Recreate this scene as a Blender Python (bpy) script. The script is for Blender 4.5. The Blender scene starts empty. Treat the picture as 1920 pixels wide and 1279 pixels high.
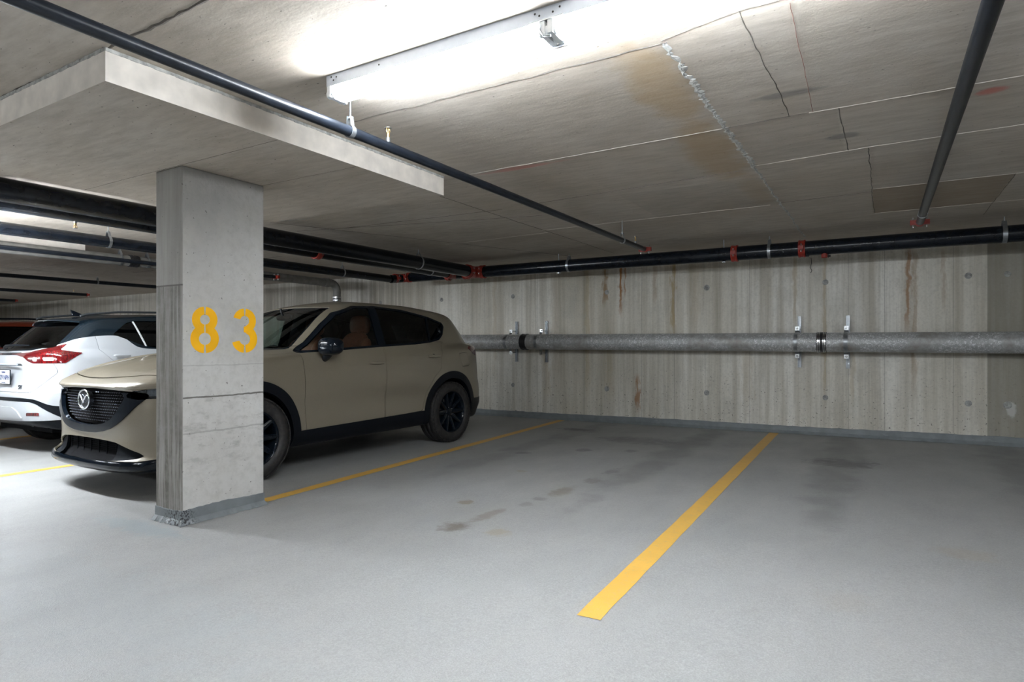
import bpy, math, random
import numpy as np
from mathutils import Vector, Matrix
random.seed(7)
scene = bpy.context.scene
COL = scene.collection
PI = math.pi

# ------------------------------------------------------------------ tagging
def tag(o, label=None, cat=None, group=None, kind=None):
    if label: o['label'] = label
    if cat: o['category'] = cat
    if group: o['group'] = group
    if kind: o['kind'] = kind
    return o

def empty(name, loc=(0, 0, 0), rz=0, label=None, cat=None, group=None):
    o = bpy.data.objects.new(name, None)
    o.empty_display_size = 0.1
    COL.objects.link(o)
    o.location = loc
    o.rotation_euler = (0, 0, rz)
    tag(o, label, cat, group)
    return o

def copy_tree(o, parent=None, loc=None):
    c = o.copy()
    COL.objects.link(c)
    if parent is not None: c.parent = parent
    if loc is not None: c.location = loc
    for ch in list(o.children):
        copy_tree(ch, c)
    return c

# ------------------------------------------------------------------ mesh builder
class MB:
    def __init__(s):
        s.v = []; s.f = []; s.m = []; s.sm = []
    def add(s, vs, fs, mi=0, smooth=False):
        b = len(s.v)
        s.v += [tuple(float(c) for c in p) for p in vs]
        for f in fs:
            s.f.append(tuple(b + int(i) for i in f)); s.m.append(mi); s.sm.append(smooth)
        return s
    def box(s, x0, x1, y0, y1, z0, z1, mi=0):
        v = [(x, y, z) for x in (x0, x1) for y in (y0, y1) for z in (z0, z1)]
        f = [(0, 1, 3, 2), (4, 6, 7, 5), (0, 4, 5, 1), (2, 3, 7, 6), (0, 2, 6, 4), (1, 5, 7, 3)]
        return s.add(v, f, mi)
    def frame(s, p, q):
        p = Vector(p); q = Vector(q); d = (q - p).normalized()
        up = Vector((0, 0, 1)) if abs(d.z) < .9 else Vector((1, 0, 0))
        a = d.cross(up).normalized(); b = a.cross(d).normalized()
        return p, q, d, a, b
    def cyl(s, p, q, r, n=20, r2=None, caps=True, mi=0):
        p, q, d, a, b = s.frame(p, q)
        r2 = r if r2 is None else r2
        v = []
        for c, rr in ((p, r), (q, r2)):
            for i in range(n):
                t = 2 * PI * i / n
                v.append(c + a * (math.cos(t) * rr) + b * (math.sin(t) * rr))
        s.add(v, [(i, (i + 1) % n, n + (i + 1) % n, n + i) for i in range(n)], mi, True)
        if caps:
            s.add(v[:n], [tuple(reversed(range(n)))], mi)
            s.add(v[n:], [tuple(range(n))], mi)
        return s
    def lathe(s, p, q, prof, n=32, mi=0, smooth=True, closed=False):
        """prof: list of (t along p->q in metres, radius)"""
        p, q, d, a, b = s.frame(p, q)
        v = []
        for t, r in prof:
            for i in range(n):
                w = 2 * PI * i / n
                v.append(p + d * t + a * (math.cos(w) * r) + b * (math.sin(w) * r))
        f = []
        K = len(prof)
        for k in range(K if closed else K - 1):
            for i in range(n):
                j = (i + 1) % n; k2 = (k + 1) % K
                f.append((k * n + i, k * n + j, k2 * n + j, k2 * n + i))
        return s.add(v, f, mi, smooth)
    def tube(s, pts, r, n=10, mi=0, closed=False, sx=1.0):
        pts = [Vector(p) for p in pts]; K = len(pts); v = []
        prev = None
        for k in range(K):
            if closed: d = pts[(k + 1) % K] - pts[k - 1]
            else: d = pts[min(k + 1, K - 1)] - pts[max(k - 1, 0)]
            d.normalize()
            if prev is None:
                up = Vector((0, 0, 1)) if abs(d.z) < .9 else Vector((1, 0, 0))
                a = d.cross(up).normalized()
            else:
                a = (prev - d * prev.dot(d)).normalized()
            prev = a; b = a.cross(d)
            rr = r[k] if isinstance(r, (list, tuple)) else r
            for i in range(n):
                w = 2 * PI * i / n
                v.append(pts[k] + a * (math.cos(w) * rr * sx) + b * (math.sin(w) * rr))
        f = []
        for k in range(K if closed else K - 1):
            for i in range(n):
                j = (i + 1) % n; k2 = (k + 1) % K
                f.append((k * n + i, k * n + j, k2 * n + j, k2 * n + i))
        s.add(v, f, mi, True)
        if not closed:
            s.add(v[:n], [tuple(reversed(range(n)))], mi); s.add(v[-n:], [tuple(range(n))], mi)
        return s
    def prism(s, poly, h0, h1, fn, mi=0):
        """poly 2-D list, fn(u,v,h)->3-D point"""
        n = len(poly)
        v = [fn(u, w, h0) for u, w in poly] + [fn(u, w, h1) for u, w in poly]
        s.add(v, [tuple(reversed(range(n))), tuple(range(n, 2 * n))] + [(i, (i + 1) % n, n + (i + 1) % n, n + i) for i in range(n)], mi)
        return s
    def blob(s, c, rx, ry, rz, n=16, m=10, p=2.0, mi=0, shear=None):
        """superellipsoid"""
        v = []; f = []
        def sg(x, e): return math.copysign(abs(x) ** e, x)
        e = 2.0 / p
        for i in range(m + 1):
            th = -PI / 2 + PI * i / m
            for j in range(n):
                ph = 2 * PI * j / n
                x = sg(math.cos(th), e) * sg(math.cos(ph), e) * rx
                y = sg(math.cos(th), e) * sg(math.sin(ph), e) * ry
                z = sg(math.sin(th), e) * rz
                if shear: x, y, z = shear(x, y, z)
                v.append((c[0] + x, c[1] + y, c[2] + z))
        for i in range(m):
            for j in range(n):
                k = (j + 1) % n
                f.append((i * n + j, i * n + k, (i + 1) * n + k, (i + 1) * n + j))
        return s.add(v, f, mi, True)
    def build(s, name, mats, parent=None, bevel=0, loc=None):
        me = bpy.data.meshes.new(name)
        me.from_pydata(s.v, [], s.f)
        if not isinstance(mats, (list, tuple)): mats = [mats]
        for m in mats: me.materials.append(m)
        me.polygons.foreach_set('material_index', s.m)
        me.polygons.foreach_set('use_smooth', s.sm)
        me.update()
        o = bpy.data.objects.new(name, me)
        COL.objects.link(o)
        if parent is not None: o.parent = parent
        if loc is not None: o.location = loc
        if bevel:
            b = o.modifiers.new('bevel', 'BEVEL'); b.width = bevel; b.segments = 2; b.limit_method = 'ANGLE'
        return o

# ------------------------------------------------------------------ node helper
class NT:
    def __init__(s, name):
        s.mat = bpy.data.materials.new(name); s.mat.use_nodes = True
        s.t = s.mat.node_tree; s.t.nodes.clear()
        s.out = s.n('ShaderNodeOutputMaterial'); s.b = s.n('ShaderNodeBsdfPrincipled')
        s.l(s.b.outputs[0], s.out.inputs[0])
        s.pos = s.n('ShaderNodeNewGeometry').outputs['Position']
        sp = s.n('ShaderNodeSeparateXYZ'); s.l(s.pos, sp.inputs[0])
        s.X, s.Y, s.Z = sp.outputs
    def n(s, k): return s.t.nodes.new(k)
    def l(s, a, b): s.t.links.new(a, b)
    def put(s, v, sock):
        if isinstance(v, (int, float, tuple, list)): sock.default_value = v
        else: s.l(v, sock)
    def m(s, op, a, b=0.0, c=None, clamp=False):
        n = s.n('ShaderNodeMath'); n.operation = op; n.use_clamp = clamp
        s.put(a, n.inputs[0]); s.put(b, n.inputs[1])
        if c is not None: s.put(c, n.inputs[2])
        return n.outputs[0]
    def step(s, v, a, b):
        n = s.n('ShaderNodeMapRange'); n.interpolation_type = 'SMOOTHSTEP'
        s.put(v, n.inputs[0]); s.put(a, n.inputs[1]); s.put(b, n.inputs[2])
        return n.outputs[0]
    def rng(s, v, a, b, c, d):
        n = s.n('ShaderNodeMapRange')
        s.put(v, n.inputs[0])
        for i, q in enumerate((a, b, c, d)): n.inputs[i + 1].default_value = q
        return n.outputs[0]
    def noise(s, scale=5.0, detail=4.0, vec=(1, 1, 1), rough=.5, dist=0.0, off=(0, 0, 0)):
        mp = s.n('ShaderNodeMapping'); s.l(s.pos, mp.inputs[0])
        mp.inputs['Scale'].default_value = vec; mp.inputs['Location'].default_value = off
        n = s.n('ShaderNodeTexNoise'); s.l(mp.outputs[0], n.inputs['Vector'])
        n.inputs['Scale'].default_value = scale; n.inputs['Detail'].default_value = detail
        n.inputs['Roughness'].default_value = rough; n.inputs['Distortion'].default_value = dist
        return n.outputs['Fac']
    def mix(s, f, a, b, mode='MIX'):
        n = s.n('ShaderNodeMix'); n.data_type = 'RGBA'; n.blend_type = mode
        s.put(f, n.inputs[0])
        for v, k in ((a, 6), (b, 7)):
            if isinstance(v, (tuple, list)): n.inputs[k].default_value = tuple(v)[:3] + (1,)
            else: s.l(v, n.inputs[k])
        return n.outputs[2]
    def ramp(s, f, stops):
        n = s.n('ShaderNodeValToRGB'); s.l(f, n.inputs[0])
        e = n.color_ramp.elements
        while len(e) < len(stops): e.new(.5)
        for k, (p, c) in zip(e, stops):
            k.position = p; k.color = tuple(c)[:3] + (1,)
        return n.outputs[0]
    def box(s, x0, x1, y0, y1, u, v, soft=.01):
        a = s.m('MULTIPLY', s.step(u, x0 - soft, x0 + soft), s.step(u, x1 + soft, x1 - soft))
        b = s.m('MULTIPLY', s.step(v, y0 - soft, y0 + soft), s.step(v, y1 + soft, y1 - soft))
        return s.m('MULTIPLY', a, b)
    def ell(s, cx, cy, rx, ry, u, v, soft=.5, wob=None):
        a = s.m('DIVIDE', s.m('SUBTRACT', u, cx), rx); b = s.m('DIVIDE', s.m('SUBTRACT', v, cy), ry)
        d = s.m('ADD', s.m('MULTIPLY', a, a), s.m('MULTIPLY', b, b))
        if wob is not None: d = s.m('ADD', d, wob)
        return s.step(d, 1.0 + soft, max(0.0, 1.0 - soft))
    def bump(s, h, strength=.3, dist=.01):
        n = s.n('ShaderNodeBump'); n.inputs['Strength'].default_value = strength; n.inputs['Distance'].default_value = dist
        s.l(h, n.inputs['Height']); s.l(n.outputs[0], s.b.inputs['Normal'])
    def fin(s, col=None, rough=None, metal=None, **kw):
        if col is not None: s.put(tuple(col)[:3] + (1,) if isinstance(col, (tuple, list)) else col, s.b.inputs['Base Color'])
        if rough is not None: s.put(rough, s.b.inputs['Roughness'])
        if metal is not None: s.put(metal, s.b.inputs['Metallic'])
        for k, v in kw.items(): s.put(v, s.b.inputs[k.replace('_', ' ')])
        return s.mat

def plain(name, col, rough=.5, metal=0.0, var=.12, scale=30, coat=0.0, spec=None, bump=0.0):
    t = NT(name)
    nz = t.noise(scale, 3)
    c = t.mix(t.rng(nz, .3, .7, 0, 1), tuple(c * (1 - var) for c in col), tuple(min(1, c * (1 + var)) for c in col))
    if bump: t.bump(nz, bump, .004)
    kw = {}
    if coat: kw['Coat_Weight'] = coat; kw['Coat_Roughness'] = .05
    if spec is not None: kw['Specular_IOR_Level'] = spec
    return t.fin(c, rough, metal, **kw)

M = {}
M['pipe_black'] = plain('pipe_black', (.007, .0095, .0145), .24, 0, .3, 12, spec=.32)
M['pipe_small'] = plain('pipe_small', (.009, .012, .018), .33, 0, .35, 14, spec=.35)
M['red'] = plain('red_paint', (.30, .028, .016), .45, 0, .25, 25)
M['zinc'] = plain('zinc', (.34, .36, .38), .34, .85, .15, 40)
M['steel'] = plain('steel', (.62, .64, .66), .22, .95, .08, 40)
M['brass'] = plain('brass', (.62, .42, .18), .3, .9)
M['rubber'] = plain('rubber', (.012, .012, .013), .55)
M['band'] = plain('band_black', (.02, .02, .022), .35)
M['housing'] = plain('housing', (.46, .50, .57), .45, 0, .03)
M['lampholder'] = plain('lampholder', (.8, .82, .84), .4, 0, .03)
M['shadow_hole'] = plain('hole', (.02, .02, .02), .8)

t = NT('tube_light')
t.b.inputs['Base Color'].default_value = (.9, .95, 1, 1)
t.b.inputs['Emission Color'].default_value = (.90, .955, 1.0, 1)
t.b.inputs['Emission Strength'].default_value = 76.0
M['tube'] = t.mat
M['tube_new'] = t.mat.copy()
for nd in M['tube_new'].node_tree.nodes:
    if nd.type == 'BSDF_PRINCIPLED': nd.inputs['Emission Strength'].default_value = 52.0

# --- concrete ceiling
def concrete_ceiling(name, patch=True):
    t = NT(name)
    big = t.noise(.7, 4, (1, 1, 1), .6)
    grain = t.noise(7, 6, (.6, 3.0, 1), .65)
    fine = t.noise(60, 3)
    c = t.ramp(big, [(.3, (.46, .40, .33)), (.5, (.54, .485, .42)), (.72, (.60, .555, .50))])
    c = t.mix(t.rng(grain, .38, .70, 0, .55), c, (.31, .265, .215))
    md = t.noise(2.3, 5, (.7, 1.4, 1), .65, off=(4, 4, 0))
    c = t.mix(t.rng(md, .5, .7, 0, .3), c, (.34, .30, .25))
    c = t.mix(t.rng(fine, .45, .75, 0, .16), c, (.55, .52, .49))
    sp = t.noise(34, 2, (1, 2.2, 1), .5)
    c = t.mix(t.step(sp, .70, .76), c, (.13, .115, .10))
    if patch:
        wob = t.rng(t.noise(5, 4), .3, .7, -.7, .7)
        # amber leak stain left of the rough seam
        st = t.ell(-.97, 3.2, .14, .62, t.X, t.Y, .8, wob)
        st2 = t.ell(-1.0, 4.35, .16, .75, t.X, t.Y, .8, wob)
        st3 = t.ell(-.93, 5.6, .10, .6, t.X, t.Y, .8, wob)
        mk = t.m('MAXIMUM', t.m('MAXIMUM', st, st2), t.m('MULTIPLY', st3, .5))
        c = t.mix(t.m('MULTIPLY', mk, .55), c, (.40, .27, .13))
        bx = t.box(-.06, .91, 6.11, 7.25, t.X, t.Y, .012)
        c = t.mix(t.m('MULTIPLY', bx, .55), c, (.24, .165, .09))
        # sheets of formwork of slightly different tone
        for (a, b, d, e, k, cc) in ((-.82, -.21, 3.91, 4.78, .16, (.22, .19, .16)), (-2.0, -.82, 3.91, 5.0, .12, (.25, .21, .17)),
                                    (-.21, 1.2, 3.91, 4.78, .12, (.50, .46, .41)), (-2.0, -.82, 5.2, 6.3, .18, (.20, .18, .16)),
                                    (-4.4, -2.75, 2.66, 3.9, .10, (.5, .47, .43))):
            c = t.mix(t.m('MULTIPLY', t.box(a, b, d, e, t.X, t.Y, .01), k), c, cc)
        sm = t.ell(-.42, 3.55, .15, .035, t.X, t.Y, .9, wob)
        c = t.mix(t.m('MULTIPLY', sm, .5), c, (.12, .12, .12))
        sm = t.ell(-.2, 4.45, .08, .05, t.X, t.Y, .9, wob)
        c = t.mix(t.m('MULTIPLY', sm, .5), c, (.12, .12, .12))
        rd = t.m('MULTIPLY', t.ell(-2.3, 4.0, .36, .035, t.X, t.Y, .9, wob), .45)
        c = t.mix(rd, c, (.55, .12, .09))
        rd = t.m('MULTIPLY', t.ell(.50, 4.05, .06, .05, t.X, t.Y, .9, wob), .6)
        c = t.mix(rd, c, (.60, .10, .07))
    h = t.m('ADD', t.m('MULTIPLY', grain, .6), t.m('MULTIPLY', fine, .4))
    t.bump(h, .35, .006)
    return t.fin(c, .85)
M['ceiling'] = concrete_ceiling('ceiling_concrete')
M['panel'] = concrete_ceiling('panel_concrete', False)
M['chalk'] = plain('red_chalk', (.42, .22, .18), .9, 0, .2, 20)
M['seam_light'] = plain('seam_light', (.62, .58, .52), .8, 0, .2, 20)
M['seam_dark'] = plain('seam_dark', (.12, .105, .09), .9, 0, .3, 20)
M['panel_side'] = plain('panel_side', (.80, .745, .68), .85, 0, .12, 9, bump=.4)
M['seam_mid'] = plain('seam_mid', (.42, .42, .40), .8, 0, .35, 30, bump=.6)

# --- concrete wall
def wall_mat():
    t = NT('wall_concrete')
    big = t.noise(1.1, 3, (1, 1, .25), .5)
    stk = t.noise(6, 5, (1, 1, .035), .6)
    stk2 = t.noise(22, 4, (1, 1, .03), .6, off=(3, 0, 0))
    fine = t.noise(45, 4)
    c = t.ramp(big, [(.32, (.57, .54, .465)), (.55, (.73, .705, .64)), (.75, (.80, .785, .74))])
    c = t.mix(t.rng(stk, .44, .66, 0, .62), c, (.33, .29, .215))
    c = t.mix(t.rng(stk2, .48, .72, 0, .33), c, (.30, .275, .225))
    blot = t.noise(2.6, 6, (1, 1, .7), .7, off=(9, 0, 2))
    c = t.mix(t.rng(blot, .52, .68, 0, .35), c, (.36, .35, .31))
    c = t.mix(t.rng(stk, .25, .42, .35, 0), c, (.74, .74, .72))
    c = t.mix(t.rng(fine, .45, .75, 0, .22), c, (.22, .21, .19))
    # pits low on the wall
    pit = t.m('MULTIPLY', t.step(t.noise(38, 2), .67, .72), t.step(t.Z, 1.2, .3))
    c = t.mix(t.m('MULTIPLY', pit, .8), c, (.10, .095, .085))
    # darker board at the right, damp
    wet = t.step(t.X, 1.068, 1.08)
    c = t.mix(t.m('MULTIPLY', wet, .70), c, (.19, .175, .14))
    # board lines
    for x in (-5.95, -5.2, -4.9, -4.05, -3.1, -2.6, -1.95, -1.55, -.35, .05, .75):
        w = .002 if x not in (-5.95, -2.6) else .003
        c = t.mix(t.m('MULTIPLY', t.step(t.m('ABSOLUTE', t.m('SUBTRACT', t.X, x)), w + .004, w), .4), c, (.12, .11, .09))
    # far-left bays are darker and more streaked
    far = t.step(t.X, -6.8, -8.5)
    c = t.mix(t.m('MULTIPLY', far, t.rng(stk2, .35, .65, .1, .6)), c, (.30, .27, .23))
    # rust and lime streaks: x, z top, z bottom, half width, colour, strength
    wv = t.rng(t.noise(3.2, 4, (0, 0, 1.0), .6), .3, .7, -.045, .045)
    edge = t.rng(t.noise(26, 4, (1, 1, .15), .7), .3, .7, -.6, .9)
    R1 = (.30, .13, .035); R2 = (.36, .26, .12); R3 = (.26, .15, .06)
    for (x, z1, z0, w, col, k, wav) in ((-3.70, 2.32, 1.72, .05, R3, .75, 1), (-3.44, 2.34, 1.55, .035, R1, .95, .5), (-3.37, 2.34, 1.85, .02, R1, .7, .6),
                                   (-4.0, 2.3, .1, .05, R2, .38, .3), (-2.62, 2.32, 1.1, .05, R2, .75, .3), (-2.90, 2.32, 1.7, .04, R3, .4, .4),
                                   (.29, 2.28, 1.25, .03, R1, .68, 1), (.36, 2.26, .35, .035, R3, .45, .5), (.65, 2.26, 1.5, .035, R3, .35, .4),
                                   (-.62, 2.3, .1, .03, R2, .45, .2), (-.98, 2.3, 1.3, .03, R2, .45, .2), (-3.17, .62, .08, .045, R1, .75, .6),
                                   (-.30, 1.1, .3, .03, R2, .3, .2), (-1.6, 1.15, .1, .12, R2, .22, .2), (-4.72, 1.2, .1, .09, R2, .32, .2), (-2.3, 2.3, 1.2, .10, R2, .18, .2), (-3.62, 1.3, .2, .10, R2, .22, .3), (-5.75, 2.3, .3, .05, R2, .25, .2), (-4.55, 2.2, .2, .12, R3, .16, .2)):
        u = t.m('ADD', t.m('SUBTRACT', t.X, x), t.m('MULTIPLY', wv, wav))
        d = t.m('ADD', t.m('DIVIDE', t.m('ABSOLUTE', u), w), edge)
        mk = t.m('MULTIPLY', t.step(d, 1.2, .3), t.m('MULTIPLY', t.step(t.Z, z0, z0 + .35 * (z1 - z0) + .05), t.step(t.Z, z1 + .15, z1)))
        c = t.mix(t.m('MULTIPLY', mk, k), c, col)
    wl = t.m('MULTIPLY', t.ell(1.295, .44, .045, .09, t.X, t.Z, .5, t.rng(t.noise(20, 3), .3, .7, -.4, .4)), .7)
    c = t.mix(wl, c, (.55, .55, .54))
    t.bump(t.m('ADD', t.m('MULTIPLY', stk2, .5), fine), .3, .006)
    return t.fin(c, .82)
M['wall'] = wall_mat()

def floor_mat():
    t = NT('floor_coating')
    big = t.noise(.55, 4, (1, 1, 1), .55)
    mid = t.noise(2.2, 5, (1, .5, 1), .6)
    fine = t.noise(130, 3, rough=.7)
    c = t.ramp(big, [(.3, (.262, .267, .262)), (.6, (.308, .308, .30)), (.8, (.34, .336, .322))])
    c = t.mix(t.rng(mid, .4, .75, 0, .4), c, (.24, .24, .24))
    c = t.mix(t.rng(fine, .4, .7, 0, .45), c, (.47, .47, .465))
    gr = t.noise(48, 4, rough=.75)
    c = t.mix(t.rng(gr, .48, .7, 0, .35), c, (.22, .22, .215))
    # tyre tracks where cars drive into the bays (dark, along Y)
    for x, w, k in ((-3.55, .16, .35), (-1.95, .18, .38), (-.35, .2, .35), (1.1, .2, .3)):
        tr = t.m('MULTIPLY', t.ell(x, 7.0, w, 2.4, t.X, t.Y, .9, t.rng(t.noise(2.5, 4), .3, .7, -.9, .9)), k)
        c = t.mix(tr, c, (.11, .11, .11))
    wob = t.rng(t.noise(11, 5, rough=.7), .3, .7, -1.0, 1.0)
    for (x, y, rx, ry, col, k) in ((-2.37, 3.22, .09, .10, (.13, .11, .085), .75), (-2.33, 3.55, .05, .19, (.19, .165, .13), .6),
                                   (-2.67, 3.78, .06, .06, (.20, .17, .10), .7), (-2.05, 3.25, .08, .07, (.28, .24, .15), .5), (-2.25, 3.95, .05, .06, (.2, .2, .18), .6),
                                   (-2.24, 4.15, .05, .06, (.16, .16, .15), .6), (-2.2, 4.45, .07, .17, (.2, .18, .13), .65), (-2.15, 4.95, .07, .12, (.17, .16, .14), .6),
                                   (-2.15, 5.4, .06, .15, (.16, .16, .16), .6), (-2.9, 5.0, .05, .05, (.25, .21, .13), .5), (-3.4, 5.9, .08, .08, (.12, .12, .12), .6),
                                   (-2.9, 6.4, .09, .10, (.12, .12, .12), .6), (-2.4, 6.6, .07, .09, (.13, .13, .13), .6), (-3.7, 8.0, .25, .12, (.07, .07, .07), .6),
                                   (-2.6, 7.4, .45, .25, (.10, .10, .10), .5), (-.3, 6.9, .28, .22, (.12, .12, .12), .75), (-.15, 3.15, .12, .12, (.30, .25, .18), .12),
                                   (.4, 4.2, .15, .1, (.3, .24, .15), .25), (-1.3, 7.6, .3, .2, (.15, .15, .15), .3)):
        c = t.mix(t.m('MULTIPLY', t.ell(x, y, rx, ry, t.X, t.Y, .9, wob), k), c, col)
    # bluish second coat patches in front of the pillar
    c = t.mix(t.m('MULTIPLY', t.ell(-4.15, 2.18, .45, .09, t.X, t.Y, .7, wob), .5), c, (.24, .29, .31))
    c = t.mix(t.m('MULTIPLY', t.ell(-3.2, 1.4, 1.2, .35, t.X, t.Y, .9, wob), .3), c, (.31, .34, .35))
    h = t.m('ADD', fine, t.m('MULTIPLY', t.noise(320, 2), .7))
    t.bump(h, .55, .0035)
    return t.fin(c, t.rng(mid, .3, .7, .42, .62), Specular_IOR_Level=.4)
M['floor'] = floor_mat()

def paint_yellow(name, col, wear=.5):
    t = NT(name)
    n1 = t.noise(40, 4); n2 = t.noise(6, 4)
    c = t.mix(t.rng(n2, .3, .7, 0, .5), col, tuple(q * .82 for q in col))
    c = t.mix(t.rng(n1, .55, .75, 0, wear), c, (.42, .36, .22))
    t.bump(t.noise(130, 3), .4, .003)
    return t.fin(c, .5)
M['line'] = paint_yellow('line_yellow', (.70, .41, .08))
M['stencil'] = paint_yellow('stencil_yellow', (1.0, .50, .002), .03)

def column_mat():
    t = NT('column_concrete')
    big = t.noise(1.6, 4); fine = t.noise(50, 4)
    c = t.ramp(big, [(.3, (.47, .455, .43)), (.7, (.60, .59, .57))])
    # board-marked narrow face: dark vertical streaks (the face looking at the aisle, y = 2.343)
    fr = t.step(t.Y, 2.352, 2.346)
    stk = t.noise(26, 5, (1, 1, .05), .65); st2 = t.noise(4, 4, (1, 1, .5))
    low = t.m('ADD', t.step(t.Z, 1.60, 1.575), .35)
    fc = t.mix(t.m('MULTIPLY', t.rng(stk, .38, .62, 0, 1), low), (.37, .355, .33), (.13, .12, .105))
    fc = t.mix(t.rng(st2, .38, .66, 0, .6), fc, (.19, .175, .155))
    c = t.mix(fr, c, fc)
    gr2 = t.noise(16, 5, rough=.7)
    c = t.mix(t.rng(gr2, .45, .7, 0, .40), c, (.34, .33, .31))
    upr = t.m('MULTIPLY', t.rng(t.noise(2.6, 4, (1, 1, .5)), .4, .65, .1, .6), t.step(t.Z, 1.5, 2.1))
    c = t.mix(upr, c, (.36, .355, .34))
    # bottom half smears on the wide face
    sm = t.m('MULTIPLY', t.rng(t.noise(7, 5, (1, 1, 2.6), .65), .52, .75, 0, .8), t.m('MULTIPLY', t.step(t.Z, .85, .80), t.step(t.Z, .2, .5)))
    c = t.mix(sm, c, (.25, .24, .225))
    for z, w, k in ((.835, .0035, .9), (1.05, .002, .25), (.60, .004, .35)):
        wob = t.rng(t.noise(9, 3), .3, .7, -.004, .004)
        ln = t.step(t.m('ABSOLUTE', t.m('ADD', t.m('SUBTRACT', t.Z, z), wob)), w + .004, w)
        c = t.mix(t.m('MULTIPLY', ln, t.m('MULTIPLY', t.m('SUBTRACT', 1.0, fr), k)), c, (.10, .09, .08))
    c = t.mix(t.m('MULTIPLY', t.step(t.m('ABSOLUTE', t.m('SUBTRACT', t.Z, 1.587)), .008, .002), fr), c, (.10, .09, .08))
    pit = t.step(t.noise(44, 3, off=(5, 5, 5)), .695, .73)
    c = t.mix(t.m('MULTIPLY', pit, .8), c, (.14, .13, .12))
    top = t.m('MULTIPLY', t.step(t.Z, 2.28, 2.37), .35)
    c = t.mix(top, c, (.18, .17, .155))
    t.bump(t.m('ADD', fine, t.m('MULTIPLY', stk, .4)), .3, .004)
    return t.fin(c, .8)
M['column'] = column_mat()

def kerb_mat(name, chips):
    t = NT(name)
    n = t.noise(10, 4)
    c = t.mix(t.rng(n, .3, .7, 0, 1), (.155, .17, .18), (.20, .22, .23))
    c = t.mix(t.m('MULTIPLY', t.step(t.noise(24, 5, (.4, .4, 1.6), .7), .60, .68), .35), c, (.32, .33, .33))
    if chips:
        d = t.ell(-3.96, .03, .16, .10, t.X, t.Z, .9)
        ch = t.m('MULTIPLY', t.m('MULTIPLY', t.step(t.noise(75, 3), .50, .56), d), t.step(t.Y, 2.46, 2.36))
        c = t.mix(ch, c, (.02, .02, .022))
    t.bump(t.noise(30, 4), .5, .006)
    return t.fin(c, .45)
M['kerb'] = kerb_mat('grey_kerb_paint', False)
M['kerb_column'] = kerb_mat('grey_column_paint', True)

def galv():
    t = NT('galvanised_pipe')
    n = t.noise(24, 5, (1, 1, 1), .7); b = t.noise(3, 3)
    v = t.n('ShaderNodeTexVoronoi'); v.inputs['Scale'].default_value = 34; t.l(t.pos, v.inputs['Vector'])
    c = t.mix(t.rng(n, .4, .65, 0, 1), (.33, .335, .33), (.46, .47, .47))
    fl = t.noise(46, 5, rough=.75, dist=.8)
    c = t.mix(t.m('MULTIPLY', t.step(fl, .53, .60), t.step(b, .36, .52)), c, (.74, .75, .76))
    c = t.mix(t.m('MULTIPLY', t.step(v.outputs['Distance'], .22, .10), t.step(b, .34, .55)), c, (.80, .81, .82))
    c = t.mix(t.rng(b, .3, .45, .5, 0), c, (.25, .21, .17))
    t.bump(n, .3, .003)
    return t.fin(c, .5, .25)
M['galv'] = galv()
M['drain_dark'] = plain('drain_grey', (.20, .195, .185), .55, .1, .2, 12)

# ------------------------------------------------------------------ measurements of the place
H = 1.2; YAW = math.atan(690 / 1150.0)
CEIL = 2.525; PANEL = 2.373; WALL = 8.99
def fz(x, y): return .0105 * (x + 3.94) - .006 * (y - 2.34)
X0, X1, Y0 = -32.0, 9.0, -9.0

# ------------------------------------------------------------------ shell
def quad(name, pts, mat, kind='structure'):
    mb = MB(); mb.add(pts, [tuple(range(len(pts)))])
    o = mb.build(name, mat); o['kind'] = kind
    return o
mb = MB()
mb.add([(x, y, fz(x, y)) for x, y in ((X0, Y0), (X1, Y0), (X1, WALL + .3), (X0, WALL + .3))] +
       [(x, y, -.9) for x, y in ((X0, Y0), (X1, Y0), (X1, WALL + .3), (X0, WALL + .3))],
       [(0, 1, 2, 3), (7, 6, 5, 4), (0, 4, 5, 1), (1, 5, 6, 2), (2, 6, 7, 3), (3, 7, 4, 0)])
mb.build('floor', M['floor'])['kind'] = 'structure'

def ribbon(mb, p, q, w, z, mi, jit=.004, step=.05, wj=.3, th=.0025):
    """thin raised or sunken formwork mark hanging from a soffit"""
    L = math.dist(p, q); n = max(2, int(L / step))
    dx, dy = (q[0] - p[0]) / L, (q[1] - p[1]) / L
    top = []; vs = []
    o = 0
    for i in range(n + 1):
        o = o * .7 + random.uniform(-jit, jit)
        c = (p[0] + dx * L * i / n - dy * o, p[1] + dy * L * i / n + dx * o)
        ww = w * (1 + random.uniform(-wj, wj)) / 2
        vs += [(c[0] - dy * ww, c[1] + dx * ww, z), (c[0], c[1], z - th), (c[0] + dy * ww, c[1] - dx * ww, z)]
    fs = []
    for i in range(n):
        a = 3 * i
        fs += [(a, a + 1, a + 4, a + 3), (a + 1, a + 2, a + 5, a + 4)]
    mb.add(vs, fs, mi)

mb = MB(); mb.box(X0, X1, Y0, WALL + .3, CEIL, CEIL + .25, 0)
LIGHT, DARK, MID = 1, 2, 3
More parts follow.
